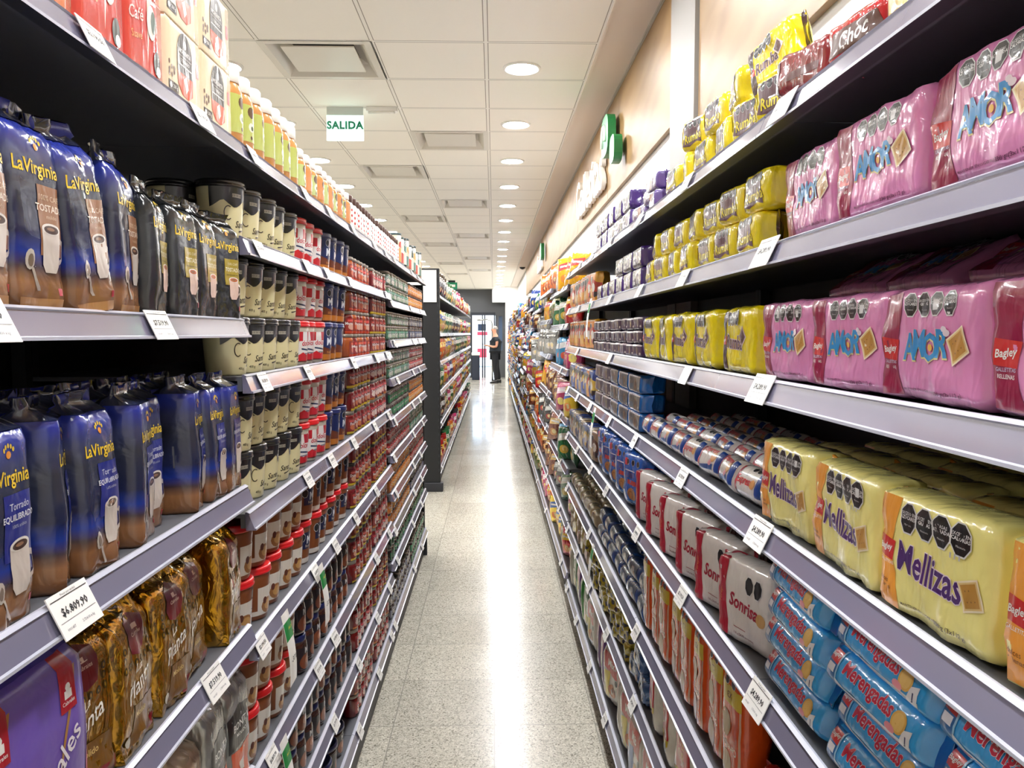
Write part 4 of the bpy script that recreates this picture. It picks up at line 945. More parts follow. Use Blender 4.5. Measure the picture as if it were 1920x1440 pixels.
register('redrolls', [roll(181+k, .15, .027, film((186, 44, 40), .2, 0, .3), [A_rect(.03, -.01, .12, .04, (206, 120, 90)), A_ell(.08, .025, .014, .014, (220, 190, 150), 12), A_text('Maná', .06, .03, .02, W_, .02)]+warn(.11, .035, .008, False), film((160, 26, 34), .2), nl=8) for k in range(2)], 'biscuit roll')
register('purpleflat', [roll(191, .16, .024, film((96, 74, 140), .22, 0, .4), [A_ell(.08, .025, .02, .018, (130, 84, 50), 12), A_text('Milka', .05, .025, .02, W_, .02)], film((70, 46, 120), .2), ex=3.5, nl=6)], 'biscuit pack')
def lie(seed, L, Hh, D, base, art, name='biscuit_pack', ex=6, cr=.0030):
    s = flow_pack(L, Hh, D, seed, cr, nf=6, nl=9, ex=ex, fin=.012, pinch=.02); o = s.mesh(name, base, art); return o
register('redbag', [lie(201, .15, .15, .06, film((190, 26, 34), .22, 0, .5), [A_poly([(.03, .02), (.12, .02), (.12, .09), (.03, .11)], (86, 44, 34)), A_text('Chocolinas', .075, .065, .022, W_, .02, .2, .2), A_ell(.10, .11, .014, .014, (230, 190, 60), 12)]+warns(.04, .1, .125, .010, 2, False)),
                    lie(203, .15, .14, .06, film((196, 40, 40), .22, 0, .5), [A_poly([(.02, .03), (.13, .02), (.12, .08), (.03, .07)], (226, 190, 70)), A_poly([(.04, .04), (.12, .03), (.11, .06), (.05, .06)], (150, 90, 40)), A_text('Don', .05, .10, .026, W_, .02)]+warns(.09, .12, .11, .010, 2, False))], 'biscuit bag')
register('lowred', [lie(207, .15, .05, .07, film((190, 26, 34), .22, 0, .5), [A_poly([(.02, .008), (.13, .008), (.12, .034), (.03, .038)], (86, 44, 34)), A_text('Choc', .075, .022, .026, W_, .02, .2, .1)]), lie(209, .15, .045, .07, film((206, 40, 36), .22, 0, .5), [A_poly([(.02, .006), (.13, .010), (.12, .03), (.03, .03)], (230, 190, 70)), A_ell(.08, .02, .02, .008, (150, 90, 40), 10)])], 'biscuit bag')
register('darkred', [lie(205, .17, .06, .075, film((132, 22, 34), .25, 0, .4), [A_rect(.01, .005, .03, .055, (60, 24, 34)), A_rect(.05, .02, .14, .03, (96, 18, 30))])], 'biscuit bag')
def ideor(seed):
    L, Hh = .15, .19; s = flow_pack(L, Hh, .075, seed, .003, nf=7, nl=9, ex=4)
    a = [A_poly([(.02, Hh*.98), (L-.01, Hh*.98), (L-.01, Hh*.40), (.04, Hh*.30)], (196, 24, 28)), A_poly([(.0, Hh*.2), (.04, Hh*.30), (L-.01, Hh*.40), (L-.01, Hh*.32), (.03, Hh*.14)], (226, 200, 60)), A_text('9', .075, Hh*.86, .05, (226, 170, 60), .01), A_text('IDE', .078, Hh*.70, .032, (226, 190, 110), .005), A_text('OR', .082, Hh*.54, .036, (226, 190, 110), .005),
         A_ell(.045, Hh*.16, .020, .018, (196, 120, 60), 14), A_ell(.085, Hh*.10, .022, .018, (206, 140, 80), 14), A_text('galletitas', .09, Hh*.43, .010, W_, .01)]+warn(.125, Hh*.28, .013, False)+warn(.125, Hh*.12, .013, False)
    return s.mesh('biscuit_bag', film((226, 222, 210), .25, 0, .5), a)
register('ideor', [ideor(211), ideor(213)], 'biscuit bag')
register('crinkly', [lie(221+k, .13, .06, .06, film((190, 172, 48), .22, .2, .7, 50.), [A_ell(.03+.022*q, .02+.02*(q % 2), .010, .009, (40, 38, 46), 8) for q in range(5)]) for k in range(2)], 'sweet bag')
register('crinklyblue', [lie(225, .13, .07, .06, film((60, 96, 150), .22, .3, .7, 50.), [A_ell(.04, .03, .014, .012, (220, 190, 120), 8), A_ell(.08, .04, .016, .010, (210, 210, 214), 8), A_ell(.10, .02, .010, .010, (150, 90, 50), 8)])], 'sweet bag')
register('striped', [lie(231, .16, .07, .075, film((176, 150, 116), .35, 0, .4), [A_rect(.02+.03*q, -.01, .032+.03*q, .09, (170, 60, 46)) for q in range(4)]), lie(233, .16, .07, .075, film((200, 176, 110), .35, 0, .4), [A_rect(.01, .0, .03, .08, (120, 90, 50))])], 'biscuit pack')
def floorbag(seed, cols):
    L, Hh = .17, .22; s = flow_pack(L, Hh, .08, seed, .0035, nf=6, nl=8, ex=4)
    a = [A_poly([(.02, Hh*.95), (L-.02, Hh*.95), (L-.03, Hh*.52), (.03, Hh*.62)], cols[1]), A_poly([(.03, .01), (.07, .01), (.08, Hh*.6), (.03, Hh*.55)], cols[2]), A_ell(.10, Hh*.28, .030, .026, cols[3], 14), A_ell(.11, Hh*.30, .016, .014, cols[4], 12), A_text('Mix', .09, Hh*.74, .04, W_, .03)]+warn(.135, Hh*.48, .012, False)
    return s.mesh('snack_bag', film(cols[0], .22, 0, .5), a)
register('floorbag', [floorbag(241, [(216, 212, 204), (196, 50, 36), (40, 100, 180), (226, 170, 60), (150, 84, 40)]), floorbag(243, [(206, 200, 190), (186, 40, 40), (216, 196, 40), (190, 110, 60), (120, 60, 30)]), floorbag(245, [(60, 140, 60), (40, 100, 40), (230, 226, 210), (206, 180, 60), (90, 150, 60)]), floorbag(247, [(110, 70, 130), (180, 60, 120), (216, 190, 100), (210, 200, 220), (90, 60, 120)])], 'snack bag')
register('uprightmix', [boxy(251+k, .09, .135, .07, film(c, .25), c2, None, [c3, (226, 220, 210), c, (60, 50, 50)]) for k, (c, c2, c3) in enumerate([((206, 140, 40), (190, 96, 40), (220, 60, 50)), ((60, 84, 160), (84, 110, 176), (226, 190, 90)), ((190, 160, 120), (150, 120, 90), (100, 60, 40)), ((200, 190, 180), (90, 110, 150), (180, 90, 60)), ((220, 160, 50), (226, 140, 30), (180, 60, 40))])], 'biscuit pack')
# snack bags: pillow with top and bottom crimps, many colours
def pillow(seed, W, Ht, D, base, c2, c3, name='snack_bag'):
    sec = section(3, 6, 2.6); zs = [0, .012, .03, Ht*.2, Ht*.4, Ht*.6, Ht*.8, Ht-.03, Ht-.012, Ht]; G = np.zeros((len(sec), len(zs), 3))
    for j, z in enumerate(zs):
        t = z/Ht; b = D/2*max(.03, (math.sin(PI*min(max((t-.03)/.94, 0), 1)))**.6); a = W/2*(1-.07*math.sin(PI*t))
        for i, (px, py) in enumerate(sec):
            d = .006*nz3(px+seed*3, py*3, z*18+seed)+.004*abs(nz3(py*7, z*34, seed)); G[i, j] = ((px*b)+d*(abs(px)), py*a+d*.5, z)
    s = Surf(G, [W*k/6 for k in range(7)], list(range(7)), zs, list(range(len(zs)))); c = W/2
    a = [A_poly([(.01, Ht*.56), (W-.01, Ht*.64), (W-.01, Ht*.84), (.01, Ht*.78)], c2), A_ell(c, Ht*.32, W*.28, Ht*.13, c3, 10), A_ell(c+.01, Ht*.34, W*.16, Ht*.08, (230, 210, 150), 8), A_rect(c-W*.3, Ht*.67, c+W*.3, Ht*.73, W_)]
    return s.mesh(name, base, a)
SN = [((206, 30, 36), (240, 200, 50), (226, 150, 50)), ((240, 176, 30), (200, 40, 40), (210, 130, 50)), ((30, 110, 60), (230, 226, 210), (200, 170, 60)), ((40, 80, 170), (226, 230, 236), (226, 190, 90)), ((226, 110, 40), (250, 220, 120), (150, 60, 30)), ((220, 216, 206), (200, 50, 50), (190, 130, 70)),
      ((120, 60, 40), (226, 190, 120), (200, 140, 80)), ((196, 60, 110), (240, 210, 220), (250, 230, 120)), ((150, 150, 146), (60, 60, 60), (200, 190, 180)), ((250, 214, 60), (40, 90, 170), (220, 120, 40)), ((60, 150, 200), (240, 240, 240), (220, 90, 60)), ((96, 110, 60), (220, 210, 160), (120, 80, 40)), ((34, 34, 38), (200, 200, 196), (150, 40, 40))]
register('snack', [pillow(k+1, .17, .215, .07, film(c[0], .2, .1 if k % 3 else .5, .6, 30.), c[1], c[2]) for k, c in enumerate(SN)], 'snack bag')
register('packet', [pillow(k+31, .17, .235, .07, film(c[0], .2, .1 if k % 3 else .5, .6, 30.), c[1], c[2], 'food_packet') for k, c in enumerate(SN)], 'food packet')
SNAME = ['red snack bag', 'golden yellow snack bag', 'green snack bag', 'blue snack bag', 'orange snack bag', 'white and red snack bag', 'brown snack bag', 'pink snack bag', 'silver snack bag', 'yellow and blue snack bag', 'light blue snack bag', 'olive snack bag', 'black snack bag']

# ---- price tags -----------------------------------------------------------------
M_paper = mat('tag_paper', (250, 249, 245), .5)
def price_tag(w_, h_, price, name='price_tag'):
    m = MB(); m.box(-.0006, .0006, -w_/2, w_/2, 0, h_); o = m.obj(name, M_paper, link=False)
    me = o.data
    arts = [A_text(price, w_/2, h_*.56, h_*.26, (30, 30, 36), .02, res=1), A_rect(w_*.04, h_*.86, w_*.96, h_*.88, (60, 60, 60)), A_text('Precio por unidad', w_*.5, h_*.93, h_*.08, (50, 50, 50), 0, res=1), A_rect(w_*.05, h_*.36, w_*.95, h_*.37, (110, 110, 116)), A_text('0001457', w_*.22, h_*.18, h_*.09, (80, 80, 100), 0, res=1), A_text('2.724,00 x kg', w_*.66, h_*.18, h_*.09, (80, 80, 100), 0, res=1)]
    V = [tuple(v.co) for v in me.vertices]; F = [tuple(p.vertices) for p in me.polygons]; M = [0]*len(F); mats = [M_paper]; key = {}
    for L, (vs, fs, col) in enumerate(arts):
        mt = ink(col, .6)
        if mt.name not in key: key[mt.name] = len(mats); mats.append(mt)
        n = len(V); V += [(.0010, x-w_/2, y) for x, y in vs]; F += [tuple(n+k for k in f) for f in fs]; M += [key[mt.name]]*len(fs)
    return new_obj(name, V, F, mats, M, None, link=False)
TAGS = [price_tag(.062, .040, p) for p in ('$6.809,90', '$7.519,90', '$4.289,90', '$3.739,90', '$2.190,50')]
def promo_tag():
    m = MB(); w_ = .05; pr = []
    for k in range(9):
        t = k/8; z = .04-.155*t; x = .004+.018*math.sin(t*PI*.6); pr.append((x, z))
    for x, z in pr: m.v += [(x, -w_/2, z), (x, w_/2, z), (x-.0008, -w_/2, z), (x-.0008, w_/2, z)]
    for k in range(8):
        a = 4*k; m.f += [(a, a+1, a+5, a+4), (a+2, a+6, a+7, a+3)]; g = 1 if k in (1, 2) else 0; m.m += [g, 0]; m.sm += [True, True]
        m.f += [(a, a+4, a+6, a+2), (a+1, a+3, a+7, a+5)]; m.m += [0, 0]; m.sm += [False, False]
    o = m.obj('promo_tag', [M_paper, mat('promo_green', (40, 140, 70), .5)], link=False)
    vs, fs, _ = A_text('MiCrf', 0, 0, .010, (0, 0, 0), .01)
    V = [(.0125+.003, x, .009+y) for x, y in vs]; t = new_obj('promo_print', V, fs, mat('promo_yellow', (240, 226, 60), .5), None, None, o, link=False)
    vs, fs, _ = A_text('-30%', 0, 0, .018, (0, 0, 0), .01); new_obj('promo_print', [(.0235, x, -.06+y) for x, y in vs], fs, ink((50, 60, 60), .6), None, None, o, link=False)
    return o
PROMO = promo_tag()
# ================================================================== STOCKING THE SHELVES
R = random.Random(21)
J = lambda a: R.uniform(-a, a)
TOPZ = RH-.0030              # shelf board above the rail's lower edge
# ---------------- left bay 1: coffee
def row(key, items, zs, base, group, where, D=.062, front=-.486):
    n = len(items)
    for i, it in enumerate(items):
        y, rot = it[0], it[1]; dx = it[2] if len(it) > 2 else 0; var = it[3] if len(it) > 3 else i; tl = it[4] if len(it) > 4 else (0, 0)
        place(key, var, front-D/2-dx, y, zs, rot, label=lab(base, i, n, where), group=group, tilt=tl)
z = LV_A[1]+TOPZ
row('tostado', [(.752, .10), (.842, -.04), (.942, .02, -.008, 2, (.12, 0)), (1.052, .16, .006)], z, 'brown-panelled blue coffee bag', 'brown-panelled blue coffee bags on the second shelf', 'on the second left shelf')
row('negro', [(1.140, .20), (1.232, -.05, -.004), (1.332, .0), (1.425, -.25, -.004)], z, 'black coffee bag with yellow panel', 'black coffee bags on the second shelf', 'on the second left shelf', .058)
for i, (y, k) in enumerate(((.80, 'tostado'), (.90, 'tostado'), (1.0, 'tostado'), (1.20, 'negro'), (1.30, 'negro'))):
    place(k, i, -.592+J(.005), y, z, J(.1), label='%s coffee bag standing in the rear row of the second shelf' % ('blue' if k == 'tostado' else 'black'), group='rear row of %s coffee bags on the second shelf' % ('blue' if k == 'tostado' else 'black'))
z = LV_A[2]+TOPZ
row('torrado', [(.762, .05, -.004), (.888, .42, .012), (.958, .03), (1.082, .25, .004), (1.145, -.08, .026), (1.285, .22, .006), (1.368, .05, .002), (1.442, .08)], z, 'all-blue coffee bag', 'all-blue coffee bags on the third shelf', 'in the front row of the third left shelf')
for i, y in enumerate((.84, .93, 1.02, 1.12, 1.22, 1.31, 1.40)):
    place('torrado', i+1, -.600+J(.006), y, z+.001, J(.15), label='all-blue coffee bag standing in the rear row of the third shelf', group='rear row of all-blue coffee bags on the third shelf')
z = LV_A[3]+TOPZ
row('purple', [(.800, 0)], z, 'purple coffee bag with two red ribbons', None, 'at the lower left corner', .08, -.484)
row('gold', [(.930, -.1, .012), (1.035, .08), (1.165, -.05), (1.268, .12, .012), (1.330, -.1, .05), (1.420, .1, -.002)], z, 'gold foil coffee bag', 'gold foil coffee bags on the fourth shelf', 'in the front row of the fourth left shelf', .075, -.488)
for i, y in enumerate((1.08, 1.21, 1.36)): place('gold', i+1, -.62, y, z, J(.2), label='gold foil coffee bag standing in the rear row of the fourth shelf', group='rear row of gold foil coffee bags')
z = LV_A[4]+TOPZ
row('tan', [(1.215, .2)], z, 'tan coffee bag with silver top', None, 'on the lowest visible shelf at left', .07)
row('grey', [(1.320, .1, 0), (1.425, -.05, -.002)], z, 'grey foil coffee bag with black and orange panels', 'grey foil coffee bags', 'below the gold bags', .07)
# top shelf of bay 1
z = LV_A[0]+TOPZ
place('orangebox', 0, -.53, .875, z, 0, label='orange coffee carton at the near end of the top left shelf'); place('orangebox', 0, -.53, .765, z, 0, label='orange coffee carton half out of the frame, top left shelf')
row('redbox', [(.990, 0), (1.110, 0)], z, 'red and cream coffee carton', 'lower red coffee cartons on the top shelf', 'in the lower tier, top left shelf', .085)
for i, y in enumerate((.990, 1.112)): place('redbox', 0, -.532, y, z+.118, J(.03), label='red and cream coffee carton stacked in the upper tier, %s of two' % ('left' if i == 0 else 'right'), group='upper red coffee cartons on the top shelf')
for t_ in (0, 1):
    for i, y in enumerate((1.252, 1.398)):
        place('arch', 0, -.530, y, z+.118*t_, J(.02), label='cream coffee carton with black arch, %s column, %s of its stack' % (('left', 'right')[i], ('bottom', 'top')[t_]), group='cream coffee cartons on the top left shelf')
# bottles on the top shelf of bays 2..5
y = 1.53
def toprow(key, y0, y1, step, label, group, x=-.512, dz=0, second=True):
    y = y0; i = 0
    while y < y1:
        place(key, i, x+J(.002), y, z+dz, J(.25), label=label, group=group)
        if second: place(key, i+1, x-.068, y+.01, z+dz, J(.3), label=label.replace('front row', 'second row'), group=group+', second row')
        y += step; i += 1
    return y
y = toprow('tallbottle', 1.515, 1.95, .070, 'tall tan sweetener bottle with green label and white cap, front row of the top shelf', 'tall green-labelled bottles on the top left shelf')
y = toprow('shortbottle', y+.005, 2.66, .068, 'short tan sweetener bottle with white cap, front row of the top shelf', 'short tan bottles on the top left shelf')
y = toprow('dotbottle', y+.01, 3.98, .066, 'white dotted bottle with brown and white cap, front row of the top shelf', 'white dotted bottles on the top left shelf')
y = toprow('canister', y+.03, 5.22, .092, 'tall cream coffee canister with dark lid, front row of the top shelf', 'tall canisters at the far end of the top left shelf')
z0 = z
# ---------------- left bays 2-3: tubs and jars
LN = ['top', 'second', 'third', 'fourth', 'fifth', 'sixth', 'seventh', 'bottom']
def tubs(key, y0, n, step, zz, tiers, label, group, th=.1165, x=-.531, second=0):
    for t_ in range(tiers):
        for i in range(n):
            dx = J(.004)+(.004 if t_ else 0)
            place(key, i, x+dx, y0+step*i+J(.003)-(.012 if t_ and key == 'cream' else 0), zz+th*t_, J(.28), label='%s, %s' % (label, 'upper tier' if t_ == tiers-1 and tiers > 1 else 'lower tier' if tiers > 1 else 'single tier'), group=group+(', tier %s' % ('one', 'two', 'three')[t_]))
            if second and t_ == tiers-1: place(key, i+1, x-.097, y0+step*i+J(.004), zz+th*t_, J(.3), label=label+', second row', group=group+', second row')
def jars(key, y0, y1, zz, tiers, label, group, th=.0795, step=.0655, x=-.514, second=False):
    n = int((y1-y0)/step+.001)
    for t_ in range(tiers):
        for i in range(n):
            place(key, (i*7+t_*3+i//3) % 97, x+J(.0025), y0+step*(i+.5), zz+th*t_, J(.3), label='%s, %s' % (label, ('bottom tier', 'middle tier', 'top tier')[t_] if tiers == 3 else ('lower tier', 'upper tier')[t_] if tiers == 2 else 'single tier'), group=group)
            if second and t_ == tiers-1 and i < n: place(key, i+1, x-.066, y0+step*(i+.5), zz+th*t_, J(.3), label=label+', second row', group=group+', second row')
for li in range(1, 8):
    zz = LV_B[li]+TOPZ; ln = LN[li]; w = ' on the %s left shelf' % ln; T = 1 if li == 1 else 2
    if li <= 3:
        tubs('cream', 1.530+.004*li, 5, .0975, zz, T, 'cream tub with black lid'+w, 'cream black-lidded tubs on the %s shelf' % ln, second=(li != 2))
        tubs('redtub', 2.018, 3, .0965, zz, T, 'red and white tub with red lid'+w, 'red and white tubs on the %s shelf' % ln, second=(li == 3))
        tubs('navytub', 2.312, 3 if li > 1 else 4, .0975, zz, T, 'navy and caramel tub'+w, 'navy tubs on the %s shelf' % ln, second=(li == 3))
    elif li == 4:
        tubs('cookietub', 1.530, 5, .0985, zz, 2, 'brown tub with red lid and white label'+w, 'red-lidded white-labelled tubs on the fifth shelf', second=True)
        tubs('miltub', 2.025, 6, .0985, zz, 2, 'brown tub with red lid and navy label'+w, 'red-lidded navy-labelled tubs on the fifth shelf', second=True)
    elif li == 5:
        tubs('cookietub', 1.530, 4, .0985, zz, 2, 'brown tub with red lid and white label'+w, 'red-lidded tubs on the sixth shelf', second=True)
        jars('darkjar', 1.91, 2.60, zz, 2, 'dark jar with navy lid'+w, 'dark navy-lidded jars on the sixth shelf', th=.0995, step=.0785, x=-.524, second=True)
    elif li == 6:
        tubs('cookietub', 1.530, 2, .0985, zz, 2, 'brown tub with red lid and white label'+w, 'red-lidded tubs on the seventh shelf', second=True)
        jars('darkjar', 1.72, 2.60, zz, 2, 'dark jar with navy lid'+w, 'dark navy-lidded jars on the seventh shelf', th=.0995, step=.0785, x=-.524, second=True)
    else:
        tubs('bluelid', 1.55, 9, .107, zz, 1, 'squat dark tub with wide navy lid'+w, 'squat navy-lidded tubs on the bottom shelf', x=-.534, second=True)
    ya = 2.63
    gap = (LV_B[li-1]-LV_B[li]); tiers = 1 if li == 1 else 2 if gap < .20 else 3 if gap > .255 else 2
    tiers = 1 if li == 1 else (3 if li in (2, 3, 4, 5) else 2)
    k1, k2 = [('jam_or', 'jam_rd'), ('jam_or', 'jam_ye'), ('jam_ye', 'jam_rd'), ('jam_ye', 'jam_ye'), ('jam_ye', 'jam_rd'), ('jam_rd', 'jam_ye'), ('jam_rd', 'jam_rd')][li-1]
    jars(k1, ya, 3.07, zz, tiers, 'small red jam jar, left half of the jam jars on the %s shelf' % ln, 'left jam jars on the %s shelf' % ln, second=li > 4)
    jars(k2, 3.08, 3.52, zz, tiers, 'small red jam jar, right half of the jam jars on the %s shelf' % ln, 'right jam jars on the %s shelf' % ln, second=li > 4)
# loose jars low in bay 1's neighbour (behind the coffee bays nothing shows)
LNC = ['top', 'second', 'third', 'fourth', 'fifth', 'sixth', 'seventh', 'eighth', 'ninth', 'bottom']
KC = [None, ('jar_gn', 'jar_or'), ('jar_gn', 'jar_gr'), ('jar_gn', 'jar_rd'), ('jar_dg', 'jar_or'), ('jar_rd', 'jar_gn'), ('jar_or', 'jar_rd'), ('jar_or', 'jar_gr'), ('jar_dg', 'jar_dg'), ('jar_gr', 'jar_dg')]
far_jars = []
CN = dict(jar_gn='grey-green', jar_or='orange', jar_gr='blue-grey', jar_rd='red', jar_dg='dark green')
for li in range(1, 10):
    zz = LV_C[li]+TOPZ
    for hf, (a, b_) in enumerate(((3.55, 4.40), (4.44, 5.28))):
        k = KC[li][hf]
        if hf == 1: far_jars.append((k, a, b_, zz)); continue
        jars(k, a, b_, zz, 2, 'small %s jar, %s part of the %s shelf, far left bay' % (CN[k], ('nearer', 'farther')[hf], LNC[li]), 'small jars, %s part of the %s close-set shelf' % (('nearer', 'farther')[hf], LNC[li]), th=.067, step=.0605, x=-.512)

def bake(name, items, label, cat):
    """uncountable far goods as one object of kind stuff; items = (prototype, matrix)"""
    V = []; F = []; M = []; S = []; mats = []; key = {}
    for o, mt in items:
        me = o.data; n = len(V); co = np.empty(len(me.vertices)*3); me.vertices.foreach_get('co', co); co = co.reshape(-1, 3)
        A = np.array(mt); co = co@A[:3, :3].T+A[:3, 3]; V += co.tolist(); loc = []
        for m in me.materials:
            if m.name not in key: key[m.name] = len(mats); mats.append(m)
            loc.append(key[m.name])
        for p in me.polygons: F.append([n+v for v in p.vertices]); M.append(loc[p.material_index]); S.append(p.use_smooth)
    o = new_obj(name, V, F, mats, M, S); return tag(o, label, cat, None, 'stuff')
L_ = []
for k, a, b_, zz in far_jars:
    n = int((b_-a)/.0605+.001)
    for t_ in range(2):
        for i in range(n):
            v = PROTO[k][0]; L_.append((v[(i*7+t_*3+i//3) % len(v)], Matrix.Translation((-.512+J(.0025), a+.0605*(i+.5), zz+.067*t_))@Matrix.Rotation(J(.3), 4, 'Z')))
bake('condiment_jars', L_, 'hundreds of small condiment jars filling the last bay of the left run', 'jars')

# ---------------- right bays
FX = .426
def rrow(key, items, zz, base, group, where, D=.062, cat=None):
    """items sorted as seen from left (far) to right (near)"""
    n = len(items)
    for i, it in enumerate(items):
        y, rot = it[0], it[1]; dx = it[2] if len(it) > 2 else 0; dz = it[3] if len(it) > 3 else 0; tl = it[4] if len(it) > 4 else (0, 0)
        place(key, i, FX+D/2+dx, y, zz+dz, PI+rot, label=lab(base, i, n, where), group=group, tilt=tl)
# R2 and R3 pink
rrow('pink', [(1.060, -.03, .006), (.866, .03), (.668, -.03), (.468, 0)], RV[1]+TOPZ, 'pink biscuit pack', 'pink packs on the second right shelf', 'on the second right shelf')
rrow('pink', [(1.115, .02), (.925, .04), (.748, -.02), (.556, .05)], RV[2]+TOPZ, 'pink biscuit pack', 'pink packs standing on the third right shelf', 'in the front row of the third right shelf')
rrow('pink', [(1.12, .02, .075), (.93, 0, .075), (.73, 0, .075), (.53, 0, .075)], RV[2]+TOPZ, 'pink biscuit pack in the second row', 'second row of pink packs on the third right shelf', 'behind the front pink packs')
for i, (y, rot) in enumerate(((1.17, .05), (1.0, -.04), (.80, .02))):
    place('pink', i, FX+.13, y, RV[2]+TOPZ+.118, PI+rot, label='pink biscuit pack lying on top of the rear row, %s of three' % ('left', 'middle', 'right')[i], group='pink packs lying on the rear row of the third right shelf', tilt=(0, -1.05), sc=.9)
# yellow
rrow('yellow', [(2.10, .05), (1.93, -.06), (1.755, .05), (1.565, -.04), (1.345, .03)], RV[2]+TOPZ, 'tall yellow biscuit pack', 'tall yellow packs on the third right shelf', 'on the third shelf at right')
rrow('yellow', [(2.02, .05, .075), (1.82, -.06, .075)], RV[2]+TOPZ, 'yellow biscuit pack', 'rear tall yellow packs', 'in the row behind the tall yellow packs')
rrow('ysmall', [(2.125-.137*k, J(.12), J(.004)) for k in range(7)], RV[1]+TOPZ, 'small yellow and brown pack', 'lower tier of small yellow packs', 'in the lower tier, second right shelf')
rrow('ysmall', [(2.095-.137*k, J(.16), .006+J(.004), 0) for k in range(7)], RV[1]+TOPZ+.066, 'small yellow and brown pack', 'upper tier of small yellow packs', 'in the upper tier, second right shelf')
# R1 top shelf
zt = RV[0]+TOPZ
rrow('lowred', [(.93, .15), (.80, -.1), (.66, .1)], zt, 'low red biscuit bag with brown print', 'red bags on the top right shelf', 'on the top shelf at right', .07)
rrow('darkred', [(1.075, .1, .0, 0, (-.10, 0))], zt, 'dark red biscuit bag lying tilted', None, 'on the top right shelf beside the yellow packs', .055)
rrow('ysmall', [(1.86, .1), (1.73, -.2), (1.67, .3, 0, .064), (1.60, .1), (1.53, .1, .004, .064), (1.46, -.1), (1.385, -.15, 0, .064), (1.32, .2), (1.19, .3)], zt, 'piled small yellow and brown pack', 'small yellow packs piled on the top right shelf', 'on the top shelf at right', .06)
place('yellow', 1, FX+.035, 1.235, zt+.064, PI+.3, label='bright yellow pack tilted on top of the pile, tallest on the top right shelf', tilt=(.25, 0), sc=.72)
rrow('purpleflat', [(2.28, .1), (2.10, -.1, 0, 0), (2.13, .1, .004, .025), (2.11, 0, .0, .05)], zt, 'flat lilac wafer pack', 'flat lilac packs on the top right shelf', 'between the yellow and the purple packs', .05)
rrow('silver', [(3.15-.162*k, J(.04)) for k in range(5)], zt, 'silver and purple pack', 'lower silver and purple packs, top right shelf', 'in the lower tier, top right shelf', .075)
rrow('silver', [(3.15-.162*k, J(.05)) for k in range(5)], zt+.061, 'silver and purple pack', 'upper silver and purple packs, top right shelf', 'in the upper tier, top right shelf', .075)
# R2 mid part
rrow('silver', [(3.12-.162*k, J(.03)) for k in range(6)], RV[1]+TOPZ, 'silver-fronted purple pack', 'lower silver packs on the second right shelf', 'in the lower tier, second right shelf', .075)
rrow('silver', [(2.634-.162*k, J(.03)) for k in range(3)], RV[1]+TOPZ+.061, 'silver-fronted purple pack', 'upper silver packs on the second right shelf', 'in the upper tier, second right shelf', .075)
MC = ['orange', 'blue', 'tan', 'white and blue', 'amber']
def mix(y0, y1, zz, word, seq, rows=1, hh=.137, D=.07):
    for t_ in range(rows):
        y = y1; i = 0
        while y > y0:
            k = seq[i % len(seq)]
            place('uprightmix', k, FX+D/2+J(.004), y, zz+hh*t_, PI+.15+J(.08), label='%s upright biscuit pack on the %s right shelf beside the snacks' % (MC[k], word), group='%s upright packs on the %s right shelf' % (MC[k], word)); y -= .096; i += 1
mix(3.30, 4.22, RV[1]+TOPZ, 'second', [0, 4, 0, 2], 1)
mix(3.34, 4.22, RV[2]+TOPZ, 'third', [4, 0, 4], 1)
# R3 purple wafers, 3 tiers
for t_ in range(3):
    rrow('violet', [(3.24-.117*k, J(.03), J(.003)) for k in range(9)], RV[2]+TOPZ+.041*t_, 'small purple wafer pack', 'purple wafer packs in tier %s of the third right shelf' % ('one', 'two', 'three')[t_], 'in tier %s of the third right shelf' % ('one', 'two', 'three')[t_])
# R4
z4 = RV[3]+TOPZ
rrow('mellizas', [(1.118, .03, .004), (.920, -.04), (.728, .05, -.002), (.530, -.02)], z4, 'pale yellow biscuit pack', 'pale yellow packs in the front row', 'in the front row of the fourth right shelf')
for r in (1, 2, 3):
    rrow('mellizas', [(1.085-.195*k, J(.04), .072*r, -.002) for k in range(4)], z4, 'pale yellow biscuit pack', 'pale yellow packs in row %s' % ('one', 'two', 'three', 'four')[r], 'in row %s, fourth right shelf' % ('one', 'two', 'three', 'four')[r])
for r in range(5):
    for i in range(8):
        place('express', i+r, FX+.032+.064*r, 1.285+.1245*(7-i)+J(.006), z4+(.002 if r % 2 else 0), PI+J(.12), label=lab('red, white and blue biscuit roll', i, 8, 'in row %s, fourth right shelf' % ('one', 'two', 'three', 'four', 'five')[r]), group='red, white and blue rolls on the fourth right shelf', tilt=(0, 0))
for t_ in range(3):
    rrow('violet2', [(3.12-.195*k, J(.02)) for k in range(2)], z4+.057*t_, 'large purple wafer box', 'purple wafer boxes on the fourth right shelf', 'in tier %s, fourth right shelf' % ('one', 'two', 'three')[t_], .08)
    rrow('bluebox', [(2.72-.195*k, J(.02)) for k in range(3)], z4+.057*t_, 'blue-ended wafer box', 'blue-ended wafer boxes on the fourth right shelf', 'in tier %s, fourth right shelf' % ('one', 'two', 'three')[t_], .08)
mix(3.30, 4.22, z4, 'fourth', [2, 1, 1, 4, 1], 1)
